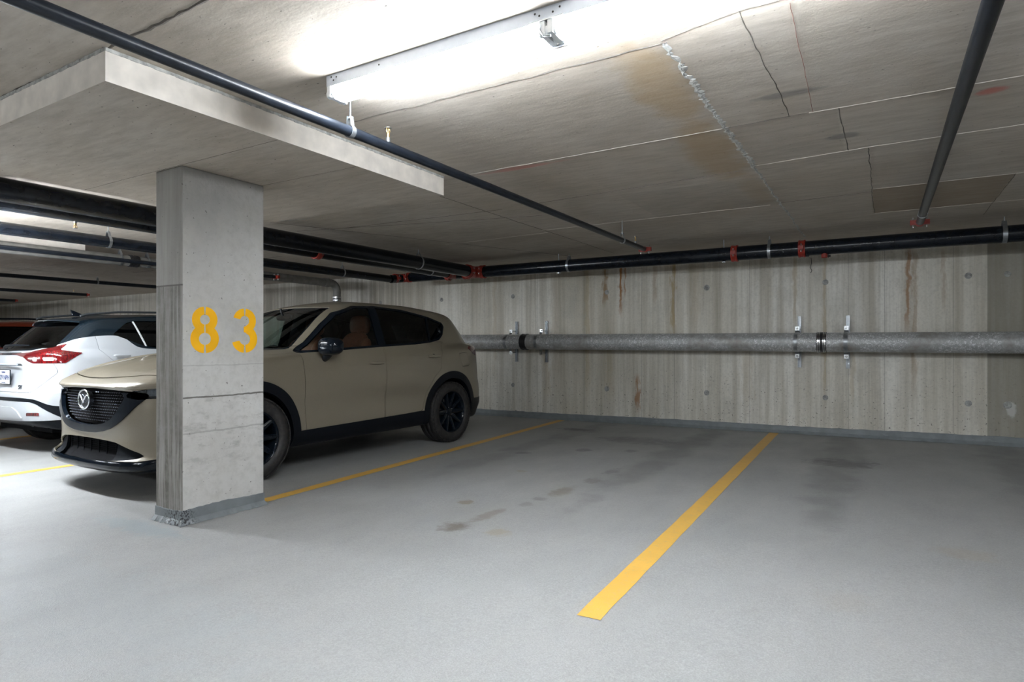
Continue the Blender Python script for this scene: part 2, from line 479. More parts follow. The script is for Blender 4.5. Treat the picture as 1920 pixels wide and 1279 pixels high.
# formwork sheets are 1.22 m: joints along X every 1.245 m, short joints along Y
for (p, q, w, mi, j) in (
    ((-2.75, 2.66), (-.82, 2.66), .010, DARK, .006), ((-.82, 2.64), (-.47, 2.56), .005, DARK, .003), ((-.47, 2.56), (1.3, 2.56), .006, DARK, .003),
    ((-2.8, 3.95), (-.82, 3.915), .009, LIGHT, .002), ((-.82, 3.915), (-.35, 3.90), .011, DARK, .004), ((-.35, 3.90), (3.0, 3.90), .010, LIGHT, .002),
    ((-.82, 4.86), (.0, 4.78), .007, LIGHT, .002), ((.0, 4.78), (2.4, 4.74), .006, LIGHT, .002), ((-2.8, 5.1), (-.9, 4.93), .005, DARK, .003),
    ((-.05, 6.11), (1.6, 6.11), .007, LIGHT, .002), ((-3.4, 6.35), (-.9, 6.3), .006, LIGHT, .003), ((-.8, 6.25), (-.06, 6.2), .004, DARK, .003),
    ((-5.3, 5.05), (-3.2, 5.15), .006, DARK, .004), ((-6.0, 4.3), (-5.2, 4.5), .02, MID, .01), ((-5.0, 6.6), (-3.4, 6.5), .007, LIGHT, .003),
    ((-.48, 2.56), (-.45, 3.9), .0045, DARK, .004), ((-.20, 3.9), (-.19, 4.79), .006, DARK, .003), ((-.07, 4.8), (-.06, 6.11), .006, DARK, .004),
    ((-.06, 6.11), (-.05, 7.25), .006, DARK, .003), ((.91, 6.11), (.91, 7.9), .005, DARK, .003), ((-.05, 7.25), (2.0, 7.25), .006, LIGHT, .002),
    ((-5.2, 1.42), (-1.9, 1.43), .016, DARK, .006), ((-1.9, .2), (4, .2), .01, DARK, .004), ((-4.2, .18), (-1.9, .2), .01, LIGHT, .003),
    ((-5.9, 4.9), (-3.0, 5.6), .004, DARK, .003), ((-3.4, 4.0), (-3.35, 8.5), .006, DARK, .004), ((-5.8, 4.2), (-4.0, 8.5), .006, DARK, .004),
    ((-9.0, 5.0), (-6.6, 5.0), .010, DARK, .004), ((-12, 6.2), (-7.8, 6.2), .008, DARK, .004), ((-16, 4.9), (-9.8, 4.9), .008, DARK, .004),
    ((-7.2, 3.95), (-6.3, 4.0), .014, DARK, .006), ((-.30, 2.6), (-.33, 3.9), .0022, 4, .002)):
    ribbon(mb, p, q, w, CEIL, mi, j)
ribbon(mb, (-.82, 2.66), (-.80, 8.4), .020, CEIL, MID, .006, .02, .7, .005)
ribbon(mb, (-.815, 2.9), (-.81, 4.9), .026, CEIL, MID, .010, .016, .9, .006)
mb.build('ceiling', [M['ceiling'], M['seam_light'], M['seam_dark'], M['seam_mid'], M['chalk']])['kind'] = 'structure'

# back wall with cone tie holes
mb = MB(); mb.box(X0, X1, WALL, WALL + .3, -.6, CEIL, 0)
for x in (-5.375, -3.665, -2.134, -.613, .895, 1.26, -6.9, -8.4, -9.9, 2.8):
    for z in (2.0, .49):
        r = random.uniform(.026, .036); n = 14
        mb.lathe((x, WALL - .0005, z), (x, WALL - .02, z), [(0, r * 1.25), (.002, r * 1.1), (.001, r * .95), (-.0, r * .9)], n, 1)
        v = [(x + r * .93 * math.cos(2 * PI * i / n), WALL - .0012, z + r * .93 * math.sin(2 * PI * i / n)) for i in range(n)]
        mb.add(v, [tuple(range(n))], 1)
M['tie'] = plain('tie_hole', (.30, .30, .29), .8, 0, .4, 40)
mb.build('wall_back', [M['wall'], M['tie']])['kind'] = 'structure'
for nm, (a, b, c, d) in (('wall_left', (X0 - .3, X0, Y0, WALL)), ('wall_right', (X1, X1 + .3, Y0, WALL)), ('wall_front', (X0, X1, Y0 - .3, Y0))):
    mb = MB(); mb.box(a, b, c, d, -.9, CEIL); mb.build(nm, M['wall'])['kind'] = 'structure'

# grey painted kerb band at the foot of the back wall, brushed wavy top edge and a cove
mb = MB(); vs = []; n = 460
for i in range(n + 1):
    x = X0 + (X1 - X0) * i / n
    top = .105 + random.uniform(-.004, .004) + .004 * math.sin(x * 1.7)
    z0 = fz(x, WALL)
    vs += [(x, WALL - .001, z0 + top), (x, WALL - .006, z0 + top - .004), (x, WALL - .008, z0 + .04), (x, WALL - .03 - random.uniform(0, .012), z0 + .002)]
fs = []
for i in range(n):
    for k in range(3): fs.append((4 * i + k, 4 * i + k + 1, 4 * i + k + 5, 4 * i + k + 4))
mb.add(vs, fs); mb.build('baseboard_back', M['kerb'])['kind'] = 'structure'

# ------------------------------------------------------------------ pillars and drop panels
def digit_paths():
    """stencil digits as polygons in a unit frame: u to the right 0..1, v up 0..1.5"""
    def arc(cx, cy, r0, r1, a0, a1, n=14, sx=1.0):
        out = [(cx + sx * r1 * math.cos(math.radians(a0 + (a1 - a0) * i / n)), cy + r1 * math.sin(math.radians(a0 + (a1 - a0) * i / n))) for i in range(n + 1)]
        inn = [(cx + sx * r0 * math.cos(math.radians(a1 + (a0 - a1) * i / n)), cy + r0 * math.sin(math.radians(a1 + (a0 - a1) * i / n))) for i in range(n + 1)]
        return out + inn
    return arc
arc = digit_paths()
def digit8():
    # upper ring centre (.5,1.12) outer .44 ; lower ring centre (.5,.46) outer .50
    polys = []
    g = 5
    for s in (0, 1):
        if s == 0: polys += [arc(.5, 1.10, .165, .43, -85, 90 - g), arc(.5, .46, .20, .48, -90 + g, 85)]
        else: polys += [arc(.5, 1.10, .165, .43, 90 + g, 265), arc(.5, .46, .20, .48, 95, 270 - g)]
    polys += [[(.58, .74), (.74, .74), (.83, .80), (.74, .86), (.58, .88)], [(.42, .74), (.26, .74), (.17, .80), (.26, .86), (.42, .88)]]
    return polys
def digit3():
    g = 5
    polys = [arc(.5, 1.10, .17, .43, -75, 90 - g), arc(.5, .46, .20, .48, -90 + g, 75), arc(.5, 1.10, .17, .43, 90 + g, 166), arc(.5, .46, .20, .48, 194, 270 - g),
             [(.46, .70), (.62, .66), (.74, .74), (.83, .80), (.74, .86), (.62, .93), (.46, .89)]]
    return polys

def drop_panel(x0, x1, y0, y1, label):
    mb = MB(); mb.box(x0, x1, y0, y1, PANEL, CEIL - .0, 0)
    for yy, a, b in ((2.337, x0, x1), (2.957, x0, x1)):
        ribbon(mb, (a + .01, yy), (b - .01, yy), .005, PANEL, 1, .002, .05, .3, .001)
    # rough fin at the top edge of both visible faces
    for k in range(70):
        y = y0 + (y1 - y0) * k / 70
        h = random.uniform(.014, .018)
        mb.box(x1, x1 + .002 + random.uniform(0, .003), y, y + (y1 - y0) / 70, CEIL - h, CEIL - .001, 2)
        x = x0 + (x1 - x0) * k / 70
        mb.box(x, x + (x1 - x0) / 70, y0 - .002 - random.uniform(0, .003), y0, CEIL - h, CEIL - .001, 2)
    # side faces paler than the soffit: lighter concrete plus ambient light in the colour
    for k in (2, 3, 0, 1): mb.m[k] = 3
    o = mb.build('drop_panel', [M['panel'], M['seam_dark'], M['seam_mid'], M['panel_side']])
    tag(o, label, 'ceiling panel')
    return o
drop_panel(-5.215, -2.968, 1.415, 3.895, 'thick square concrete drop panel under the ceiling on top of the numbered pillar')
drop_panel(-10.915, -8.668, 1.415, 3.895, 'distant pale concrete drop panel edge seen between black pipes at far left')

def column(x0, x1, y0, y1, label, numbered):
    zb = fz((x0 + x1) / 2, y0) - .03
    e = empty('concrete_pillar', ((x0 + x1) / 2, (y0 + y1) / 2, fz((x0 + x1) / 2, (y0 + y1) / 2)), 0, label, 'pillar')
    ox, oy, oz = e.location
    mb = MB(); mb.box(x0 - ox, x1 - ox, y0 - oy, y1 - oy, zb - oz, PANEL - oz + .001)
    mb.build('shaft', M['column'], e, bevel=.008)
    # painted base coat with a wavy upper edge and a rough cove at the floor
    per = []
    N = 26
    cs = [(x0, y0), (x1, y0), (x1, y1), (x0, y1)]
    mb = MB(); vs = []
    nrm = [(0, -1), (1, 0), (0, 1), (-1, 0)]
    pts = []
    for k in range(4):
        a, b = cs[k], cs[(k + 1) % 4]; n1 = nrm[k]
        for i in range(N):
            f = i / N
            p = (a[0] + (b[0] - a[0]) * f, a[1] + (b[1] - a[1]) * f)
            nn = n1
            if i == 0: q = nrm[k - 1]; nn = (n1[0] + q[0], n1[1] + q[1])
            pts.append((p, nn))
    for (p, nn) in pts:
        z0 = fz(*p) - oz
        j = random.uniform(-.003, .003)
        hh = .098 + .006 * math.sin(p[0] * 9 + p[1] * 7) + j
        for off, z in ((.0006, hh), (.003, hh - .004), (.004, .035), (.02 + random.uniform(0, .016), .001 + random.uniform(0, .003))):
            vs.append((p[0] + nn[0] * off - ox, p[1] + nn[1] * off - oy, z0 + z))
    K = len(pts); fs = []
    for i in range(K):
        j = (i + 1) % K
        for k in range(3): fs.append((4 * i + k, 4 * j + k, 4 * j + k + 1, 4 * i + k + 1))
    mb.add(vs, fs); mb.build('base_coat', M['kerb_column'], e)
    if numbered:
        for dig, ya, yb, za, zb2 in ((digit8(), 2.401, 2.604, 1.135, 1.450), (digit3(), 2.706, 2.909, 1.134, 1.452)):
            mb = MB(); h = zb2 - za; w = yb - ya
            for q, poly in enumerate(dig):
                fn = lambda u, v, d: (x1 - ox + .0012 + d * .001, ya - oy + w * (u * 1.06 - .03), za - oz + h * (v + .01) / 1.54)
                mb.prism(poly, -.001 + q * .0004, q * .0004 + .0002, fn)
            o = mb.build('stencil_digit', M['stencil'], e)
            o['label'] = 'yellow stencilled digit'
    return e
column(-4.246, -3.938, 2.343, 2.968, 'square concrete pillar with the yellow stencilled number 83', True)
column(-9.946, -9.638, 2.343, 2.968, 'concrete pillar of the next bay beyond the left edge of the view', False)

# ------------------------------------------------------------------ parking lines
def line(p, q, w0, w1, label):
    mb = MB(); n = 40; vs = []
    dx, dy = q[0] - p[0], q[1] - p[1]; L = math.hypot(dx, dy); nx, ny = dy / L, -dx / L
    for i in range(n + 1):
        f = i / n; w = (w0 + (w1 - w0) * f) / 2
        for s in (-1, 1):
            ww = s * (w + random.uniform(-.0025, .0025))
            x = p[0] + dx * f + nx * ww; y = p[1] + dy * f + ny * ww
            vs.append((x, y, fz(x, y) + .0018))
    mb.add(vs, [(2 * i, 2 * i + 1, 2 * i + 3, 2 * i + 2) for i in range(n)])
    tag(mb.build('parking_line', M['line']), label, 'parking line')
line((-1.068, 2.41), (-1.228, 8.93), .108, .118, 'yellow parking line in the open floor, rightmost, reaching the back wall')
line((-4.045, 3.04), (-4.42, 8.93), .11, .12, 'yellow parking line between the numbered pillar and the back wall beside the beige car')
line((-7.0, 2.30), (-7.32, 8.9), .11, .12, 'yellow parking line running under the beige car front toward the white car')
line((-9.9, 3.0), (-10.75, 8.9), .11, .12, 'yellow parking line glimpsed left of the white car wheel')

# ------------------------------------------------------------------ pipes
def coupling(mb, p, d, r, w=.075, up=(0, 0, 1)):
    """grooved coupling: two ribbed halves and bolt pads with bolts; p centre, d unit direction"""
    p = Vector(p); d = Vector(d).normalized(); up = Vector(up)
    side = d.cross(up).normalized()
    a = p - d * w / 2; b = p + d * w / 2
    mb.lathe(a, b, [(0, r * 1.02), (0, r * 1.17), (w * .18, r * 1.19), (w * .3, r * 1.13), (w * .7, r * 1.13), (w * .82, r * 1.19), (w, r * 1.17), (w, r * 1.02)], 28, 0, False)
    for s in (-1, 1):
        c = p + side * s * (r * 1.13 + .018)
        h = .030
        v = []
        for i in (-1, 1):
            for j in (-1, 1):
                for k in (-1, 1):
                    v.append(c + d * (i * w * .34) + side * (j * .024) + up * (k * h * .8))
        mb.add(v, [(0, 1, 3, 2), (4, 6, 7, 5), (0, 4, 5, 1), (2, 3, 7, 6), (0, 2, 6, 4), (1, 5, 7, 3)], 0)
        mb.cyl(c - up * (h + .02), c + up * (h + .02), .0075, 8, mi=1)

def hanger(x, y, zc, r, label, group, rod=True, ax='y', zt=CEIL, mat='zinc', w=.028):
    """band loop hanger round a pipe with nut and threaded rod up to the ceiling"""
    e = empty('pipe_hanger', (x, y, zc), 0, label, 'hanger', group)
    pts = []
    R = r + .003
    n = 26
    for i in range(n + 1):
        a = math.radians(60 - 300 * i / n)
        pts.append((math.cos(a) * R, math.sin(a) * R))
    top = r + .05
    pts = [(.010, min(top, zt - zc - .006))] + pts + [(-.010, min(top, zt - zc - .006))]
    mb = MB(); vs = []
    for (u, v) in pts:
        for th in (0, .0025):
            L = math.hypot(u, v); uu, vv = u * (1 + th / L), v * (1 + th / L)
            for s in (-1, 1):
                vs.append((s * w / 2, uu, vv) if ax == 'x' else (uu, s * w / 2, vv))
    fs = []
    for i in range(len(pts) - 1):
        a = 4 * i
        fs += [(a, a + 1, a + 5, a + 4), (a + 2, a + 6, a + 7, a + 3), (a, a + 4, a + 6, a + 2), (a + 1, a + 3, a + 7, a + 5)]
    mb.add(vs, fs); mb.build('strap_loop', M[mat], e)
    mb = MB(); z1 = zt - zc
    mb.cyl((0, 0, min(top, z1) - .012), (0, 0, z1), .005, 10)
    mb.cyl((0, 0, min(top, z1 - .01) - .012), (0, 0, min(top, z1 - .01)), .011, 6)
    mb.build('threaded_rod', M['zinc'], e)
    return e

ZB = 2.3421; RB = .089; YB = 8.15
# main along the back wall, its tee and the elbow at the far end
wall_main = empty('sprinkler_main_pipe', (-1.0, YB, ZB), 0, 'thick black steel sprinkler main running along the top of the back wall', 'pipe')
o0 = Vector(wall_main.location)
def part_at(mb_fn, name, mats, root):
    mb = MB(); mb_fn(mb)
    ox, oy, oz = root.location
    mb.v = [(a - ox, b - oy, c - oz) for a, b, c in mb.v]
    return mb.build(name, mats, root)
part_at(lambda m: m.cyl((-6.8693, YB, ZB), (8.95, YB, ZB), RB, 40), 'pipe_run', M['pipe_black'], wall_main)
RM = [M['red'], M['steel']]
for x in (-1.5823, -0.8056):
    part_at(lambda m: coupling(m, (x, YB, ZB), (1, 0, 0), RB), 'coupling', RM, wall_main)
def tee(m):
    m.tube([(-5.5889 - .17, YB, ZB), (-5.5889 + .17, YB, ZB)], RB * 1.06, 28)
    m.tube([(-5.5889, YB - .20, ZB), (-5.5889, YB, ZB)], RB * 1.06, 28)
    coupling(m, (-5.5889 + .16, YB, ZB), (1, 0, 0), RB); coupling(m, (-5.5889 - .16, YB, ZB), (1, 0, 0), RB)
    coupling(m, (-5.5889, YB - .19, ZB), (0, 1, 0), RB)
part_at(tee, 'tee_fitting', RM, wall_main)
def tee2(m):
    m.tube([(-5.9721, YB - .22, ZB - .01), (-5.9721, YB, ZB - .01)], .082, 28)
    coupling(m, (-5.9721, YB - .21, ZB - .01), (0, 1, 0), .0776, .07)
    coupling(m, (-5.9721 - .14, YB, ZB), (1, 0, 0), RB, .06)
part_at(tee2, 'tee_fitting', RM, wall_main)
def outlet(x):
    def f(m):
        m.cyl((x - .03, YB - .01, ZB - RB - .018), (x + .03, YB - .01, ZB - RB - .018), .022, 12)
        m.cyl((x, YB - .01, ZB - RB - .03), (x, YB - .01, ZB - RB + .02), .034, 14)
        m.lathe((x + .035, YB - .01, ZB - RB - .02), (x + .06, YB - .01, ZB - RB - .02), [(0, .02), (.01, .02), (.01, .012), (.03, .012)], 8, 1)
    return f
part_at(outlet(-0.5645), 'outlet_fitting', [M['red'], M['band']], wall_main)
part_at(lambda m: m.cyl((-0.7477, YB, ZB - RB - .012), (-0.7477, YB, ZB - RB + .03), .02, 10), 'outlet_fitting', M['band'], wall_main)

HG = 'band hangers on the wall main'
hanger(-3.9132, YB, ZB, RB, 'broad zinc strap hanger on the wall main, leftmost of its three', HG, ax='x', w=.035)
hanger(-1.172, YB, ZB, RB, 'broad zinc strap hanger on the wall main between its two red couplings', HG, ax='x', w=.035)
hanger(1.114, YB, ZB, RB, 'broad zinc strap hanger on the wall main above the dark wall board', HG, ax='x', w=.04)
# slim C brackets behind the main
for x, lb in ((-4.0749, 'small grey beam clamp peeking out behind the wall main left of the broad strap'), (-1.715, 'small grey beam clamp peeking out behind the wall main beside the left red coupling')):
    e = empty('pipe_bracket', (x, YB, ZB), 0, lb, 'bracket')
    mb = MB(); R = RB + .006
    mb.tube([(0, -R * math.cos(a) * .0 + R * math.cos(a), R * math.sin(a)) for a in [math.radians(100 - 10 * i) for i in range(20)]], .006, 8)
    mb.cyl((0, -.02, R - .01), (0, -.02, CEIL - ZB), .006, 8)
    mb.box(-.02, .02, -.03, .01, -R - .012, -R + .002)
    mb.build('clamp_rod', M['zinc'], e)

# two large mains running away from the camera, overhead at left
mainA = empty('sprinkler_main_pipe', (-5.5889, 4.0, ZB), 0, 'largest black overhead pipe passing behind the pillar toward the red tee', 'pipe')
part_at(lambda m: m.cyl((-5.5889, Y0 + .1, ZB), (-5.5889, YB - .2, ZB), .090, 40), 'pipe_run', M['pipe_black'], mainA)
mainB = empty('sprinkler_main_pipe', (-5.9721, 4.0, ZB - .01), 0, 'second large black overhead pipe just beneath and behind the largest one', 'pipe')
part_at(lambda m: m.cyl((-5.9721, Y0 + .1, ZB - .01), (-5.9721, YB - .22, ZB - .01), .0776, 36), 'pipe_run', M['pipe_black'], mainB)
part_at(lambda m: coupling(m, (-5.9721, 5.2618, ZB - .01), (0, 1, 0), .0776, .08), 'coupling', RM, mainB)
mainC = empty('sprinkler_main_pipe', (-7.103, 4.0, 2.2888), 0, 'medium black overhead pipe with a shiny top, ending at a red elbow on the wall', 'pipe')
part_at(lambda m: (m.cyl((-7.103, Y0 + .1, 2.2888), (-7.103, 7.8133, 2.2888), .060, 30),
                   m.tube([(-7.103, 7.8506 + .0, 2.2888), (-7.103, 7.9908, ZB - .035), (-7.0562, 8.1123, ZB - .018), (-6.9441, YB, ZB - .005), (-6.8506, YB, ZB)], .07, 20)), 'pipe_run', M['pipe_black'], mainC)
def elb(m):
    coupling(m, (-7.103, 7.96, 2.31), (0, 1, 0), .066, .06); coupling(m, (-6.95, YB, ZB - .006), (1, 0, 0), .072, .06)
    m.tube([(-7.103, 7.97, 2.311), (-7.098, 8.05, 2.318), (-7.055, 8.12, 2.326), (-6.96, YB, 2.334)], .074, 18)
part_at(elb, 'elbow_fitting', RM, mainC)
hanger(-5.5889, 6.7478, ZB, .090, 'zinc loop hanger on the largest overhead pipe near the red tee', 'loop hangers on the overhead mains')
hanger(-5.9721, 7.4768, ZB - .01, .0776, 'zinc loop hanger low on the second overhead pipe near the red tee', 'loop hangers on the overhead mains')
hanger(-7.103, 3.416, 2.2888, .060, 'bright zinc hook hanger on the medium black pipe left of the pillar', 'loop hangers on the overhead mains')
hanger(-7.103, 6.759, 2.2888, .060, 'zinc loop hanger on the medium black pipe right of the pillar', 'loop hangers on the overhead mains')

def sprinkler(root, x, y, z, up=True, neck=.05):
    s = 1 if up else -1
    def f(m):
        m.cyl((x, y, z), (x, y, z + s * neck * .5), .013, 10, mi=1)
        m.cyl((x, y, z + s * neck * .5), (x, y, z + s * neck), .009, 10, mi=0)
        a = z + s * neck
        for q in (-1, 1): m.tube([(x, y + q * .006, a), (x, y + q * .014, a + s * .012), (x, y + q * .010, a + s * .028)], .0028, 6, mi=0)
        m.cyl((x, y, a), (x, y, a + s * .028), .0028, 8, mi=0)
        m.cyl((x, y, a + s * .028), (x, y, a + s * .031), .020, 14, mi=1)
    return part_at(f, 'sprinkler_head', [M['brass'], M['zinc']], root)
sprinkler(mainB, -6.0, 2.62, ZB - .0776, False, .035)

# branch lines
def branch(x, y1, z, r, label, heads=(), y0=Y0 + .1, bolts='x'):
    e = empty('branch_pipe', (x, 4.0, z), 0, label, 'pipe')
    part_at(lambda m: m.cyl((x, y0, z), (x, y1, z), r, 24), 'pipe_run', M['pipe_small'], e)
    part_at(lambda m: (coupling(m, (x, y1, z), (0, 1, 0), r, .055), m.cyl((x, y1 + .02, z), (x, y1 + .035, z), r * 1.1, 20)), 'end_coupling', RM, e)
    for hy in heads: sprinkler(e, x, hy, z + r - .002, True, .05)
    return e
z1 = 1.115 + H
k1 = 1.115
X1b = -2.144 * k1
b1 = branch(X1b, 7.05, z1, .028, 'thin black branch pipe crossing the view diagonally beside the drop panel', (2.62, 6.72))
hanger(X1b, 2.33, z1, .028, 'white loop hanger with a long rod below the lit lamp end', 'hangers on the branch pipes')
hanger(X1b, 6.30, z1, .028, 'slim zinc hanger near the far red end of the diagonal branch pipe', 'hangers on the branch pipes')
X2b = .335
b2 = branch(X2b, 7.20, 1.185 + H, .034, 'black branch pipe at upper right coming down to a red coupling', ())
hanger(X2b, 6.75, 1.185 + H, .034, 'white ring hanger near the red coupling of the right branch pipe', 'hangers on the branch pipes')
bF = branch(-8.13, 6.35, 1.04 + H, .026, 'thin black branch pipe in front of the grey drain pipe at left', (6.1,))
bG = branch(-13.2, 7.5, 1.2 + H, .036, 'black branch pipe, uppermost of the three thin ones over the white car', ())
bH = branch(-16.8, 7.6, 1.2 + H, .036, 'black branch pipe with a red end above the white car roof', (7.3,))
bI = branch(-20.8, 7.6, 1.2 + H, .036, 'farthest black branch pipe low at the left edge', (7.2,))
hanger(-13.2, 6.15, 1.2 + H, .036, 'slim hanger on the uppermost thin branch pipe over the white car', 'hangers on the branch pipes')
hanger(-16.8, 5.6, 1.2 + H, .036, 'slim hanger on the red ended branch pipe over the white car', 'hangers on the branch pipes')

# grey overhead drain with elbow down
dr = empty('drain_pipe', (-8.46, 4.0, 2.285), 0, 'grey cast drain pipe overhead, turning down behind the beige car', 'pipe')
zd = 2.285; yd = 7.92
bend = [(-8.46, Y0 + .1, zd)] + [(-8.46, y, zd) for y in (6.4, yd - .15)] + [(-8.46, yd - .15 + .15 * math.sin(a), zd - .15 + .15 * math.cos(a)) for a in [math.radians(15 * i) for i in range(1, 7)]] + [(-8.46, yd, fz(-8.46, yd))]
part_at(lambda m: m.tube(bend, .069, 24), 'pipe_run', M['drain_dark'], dr)
part_at(lambda m: (m.lathe((-8.46, yd - .30, zd), (-8.46, yd - .15, zd), [(0, .070), (0, .079), (.10, .079), (.10, .070)], 24, 0, False),), 'bell_joint', M['drain_dark'], dr)
def cup(m, p, d, r, L=.10):
    p = Vector(p); d = Vector(d)
    m.lathe(p - d * L / 2, p + d * L / 2, [(0, r), (0, r + .006), (L, r + .006), (L, r)], 28, 0, False)
    for t in (.12, .30, .70, .88):
        c = p - d * L / 2 + d * L * t
        m.lathe(c - d * .006, c + d * .006, [(0, r + .005), (0, r + .0095), (.012, r + .0095), (.012, r + .005)], 28, 1, False)
part_at(lambda m: cup(m, (-8.46, yd, zd - .28), (0, 0, 1), .069, .09), 'band_coupling', [M['band'], M['steel']], dr)
part_at(lambda m: cup(m, (-8.46, 4.37, zd), (0, 1, 0), .069, .12), 'band_coupling', [M['band'], M['band']], dr)
hanger(-8.46, 4.21, zd, .069, 'arched clevis hanger on the grey drain pipe, nearer of the pair', 'hangers on the grey drain')
hanger(-8.46, 4.55, zd, .069, 'arched clevis hanger on the grey drain pipe beside the pillar edge', 'hangers on the grey drain')

# galvanised pipe on the back wall
YG = 8.70; RG = .1222
za, zb = 1.228, 1.209
gp = empty('wall_drain_pipe', (-1.0, YG, 1.215), 0, 'mottled grey galvanised pipe running level along the back wall', 'pipe')
def gz(x): return za + (zb - za) * (x + 6.3) / 7.7
part_at(lambda m: m.tube([(-9.0, YG, gz(-9.0)), (8.9, YG, gz(8.9))], RG, 48), 'pipe_run', M['galv'], gp)
part_at(lambda m: cup(m, (-4.966, YG, gz(-4.966)), (1, 0, 0), RG, .11), 'band_coupling', [M['band'], M['band']], gp)
part_at(lambda m: cup(m, (-.633, YG, gz(-.64)), (1, 0, 0), RG, .11), 'band_coupling', [M['band'], M['steel']], gp)
def wall_clamp(x, label):
    """vertical slotted strut on the wall with a flat strap over the pipe"""
    z = gz(x)
    e = empty('pipe_clamp', (x, WALL, z), 0, label, 'pipe clamp', 'strut clamps on the wall pipe')
    mb = MB()
    h1, h0 = .345, -.335
    xs = .0
    mb.box(-.021, .021, -.006, -.002, h0, h1); mb.box(-.021, -.016, -.036, -.004, h0, h1); mb.box(.016, .021, -.036, -.004, h0, h1)
    mb.box(-.017, -.010, -.036, -.032, h0, h1); mb.box(.010, .017, -.036, -.032, h0, h1)
    mb.build('strut', M['zinc'], e)
    y0 = YG - WALL
    mb = MB(); R = RG + .002; yp = y0 + .11
    pts = [(yp, .205), (yp, .155)] + [(y0 + R * math.cos(math.radians(62 + 236 * i / 30)), R * math.sin(math.radians(62 + 236 * i / 30))) for i in range(31)] + [(yp, -.155), (yp, -.205)]
    vs = []
    for (u, v) in pts:
        for th in (0, .005):
            uu = u - th; 
            for s in (-1, 1): vs.append((s * .023 - .012, uu, v))
    fs = []
    for i in range(len(pts) - 1):
        a = 4 * i
        fs += [(a, a + 1, a + 5, a + 4), (a + 2, a + 6, a + 7, a + 3), (a, a + 4, a + 6, a + 2), (a + 1, a + 3, a + 7, a + 5)]
    mb.add(vs, fs, 0, False)
    mb.build('strap', M['zinc'], e)
    for s in (1, -1):
        mb = MB()
        mb.box(-.037, .013, yp - .012, yp - .005, s * .180 - .026, s * .180 + .026)
        mb.cyl((-.012, yp - .02, s * .180), (-.012, -.034, s * .180), .008, 8)
        mb.cyl((-.012, yp - .0135, s * .180), (-.012, yp - .012, s * .180), .012, 12, mi=1)
        mb.build('bolt_plate', [M['steel'], M['shadow_hole']], e)
    return e
wall_clamp(-5.288 + .0, 'zinc strut clamp on the wall pipe, leftmost, just left of the black coupling')
wall_clamp(-4.716, 'zinc strut clamp on the wall pipe just right of the left black coupling')
wall_clamp(-.918, 'zinc strut clamp on the wall pipe just left of the banded steel coupling')
wall_clamp(-.353, 'zinc strut clamp on the wall pipe just right of the banded steel coupling')
# cable stub hanging below the main
mb = MB(); mb.tube([(-.78, WALL - .01, 2.33), (-.775, WALL - .014, 2.26), (-.79, WALL - .02, 2.20), (-.77, WALL - .025, 2.16), (-.785, WALL - .02, 2.13)], .004, 6)
tag(mb.build('wire_stub', M['band']), 'short dark wire end dangling on the wall below the right red coupling', 'wire')

# ------------------------------------------------------------------ light fixtures
M['tube_bay'] = M['tube_new'].copy()
for nd in M['tube_bay'].node_tree.nodes:
    if nd.type == 'BSDF_PRINCIPLED': nd.inputs['Emission Strength'].default_value = 145.0
def fixture(x0, x1, y, ztop, label, rods=False, tube='tube'):
    e = empty('strip_light', ((x0 + x1) / 2, y, ztop), 0, label, 'light fixture')
    L = x1 - x0; a, b = -L / 2, L / 2
    mb = MB(); mb.box(a, b, -.055, .055, -.055, 0, 0)
    for (x, z) in ((.035, -.012), (.07, -.018), (.05, -.03), (.35, -.024), (L / 2 - .05, -.018), (L / 2 + .06, -.018), (L / 2 - .03, -.03), (L / 2 + .03, -.03), (L / 2 + .4, -.022)):
        mb.cyl((a + x, -.056, z), (a + x, -.054, z), .0045, 10, mi=1)
    mb.build('housing', [M['housing'], M['shadow_hole']], e, bevel=.003)
    for (p, q) in ((a, 0), (0, b)):
        for s in (-1, 1):
            mb = MB(); yy = s * .034; zz = -.088
            mb.lathe((p + .035, yy, zz), (q - .035, yy, zz), [(0, .004), (0, .0165), (.02, .0165)] + [((q - p - .07) - .02, .0165), (q - p - .07, .0165), (q - p - .07, .004)], 16)
            mb.build('lamp_tube', M[tube], e)
        for xx in (p + .018, q - .018):
            mb = MB()
            mb.box(xx - .012, xx + .012, -.058, .058, -.108, -.054)
            for s in (-1, 1):
                mb.lathe((xx - .02, s * .034, -.088), (xx + .02, s * .034, -.088), [(0, .006), (0, .0205), (.04, .0205), (.04, .006)], 14)
            mb.build('lamp_holder', M['lampholder'], e, bevel=.002)
    mb = MB(); mb.box(-.075, .075, -.062, .062, -.056, -.051); 
    mb.tube([(-.02, -.05, -.055), (-.025, -.06, -.09), (-.01, -.06, -.115), (.02, -.055, -.12)], .004, 8)
    mb.box(-.10, .12, .052, .058, -.118, -.104)
    mb.build('joint_plate', M['zinc'], e)
    if rods:
        for xx in (a + .3, b - .3):
            mb = MB(); mb.cyl((xx, 0, 0), (xx, 0, CEIL - ztop), .004, 8); mb.build('hanging_rod', M['zinc'], e)
    return e
fixture(-2.355, .105, 2.19, CEIL, 'long white strip light with glowing tubes under the ceiling at top centre')
fixture(-8.30, -5.87, 1.97, 2.20, 'strip light of the next bay hung below the black pipes beyond the left edge', True, 'tube_bay')
fixture(-16.3, -13.9, 2.16, CEIL, 'strip light two bays away beyond the left edge')
fixture(-20.3, -17.9, 2.16, CEIL, 'strip light three bays away beyond the left edge')
fixture(3.4, 5.8, 2.16, CEIL, 'strip light of the bay beyond the right edge', False, 'tube_new')
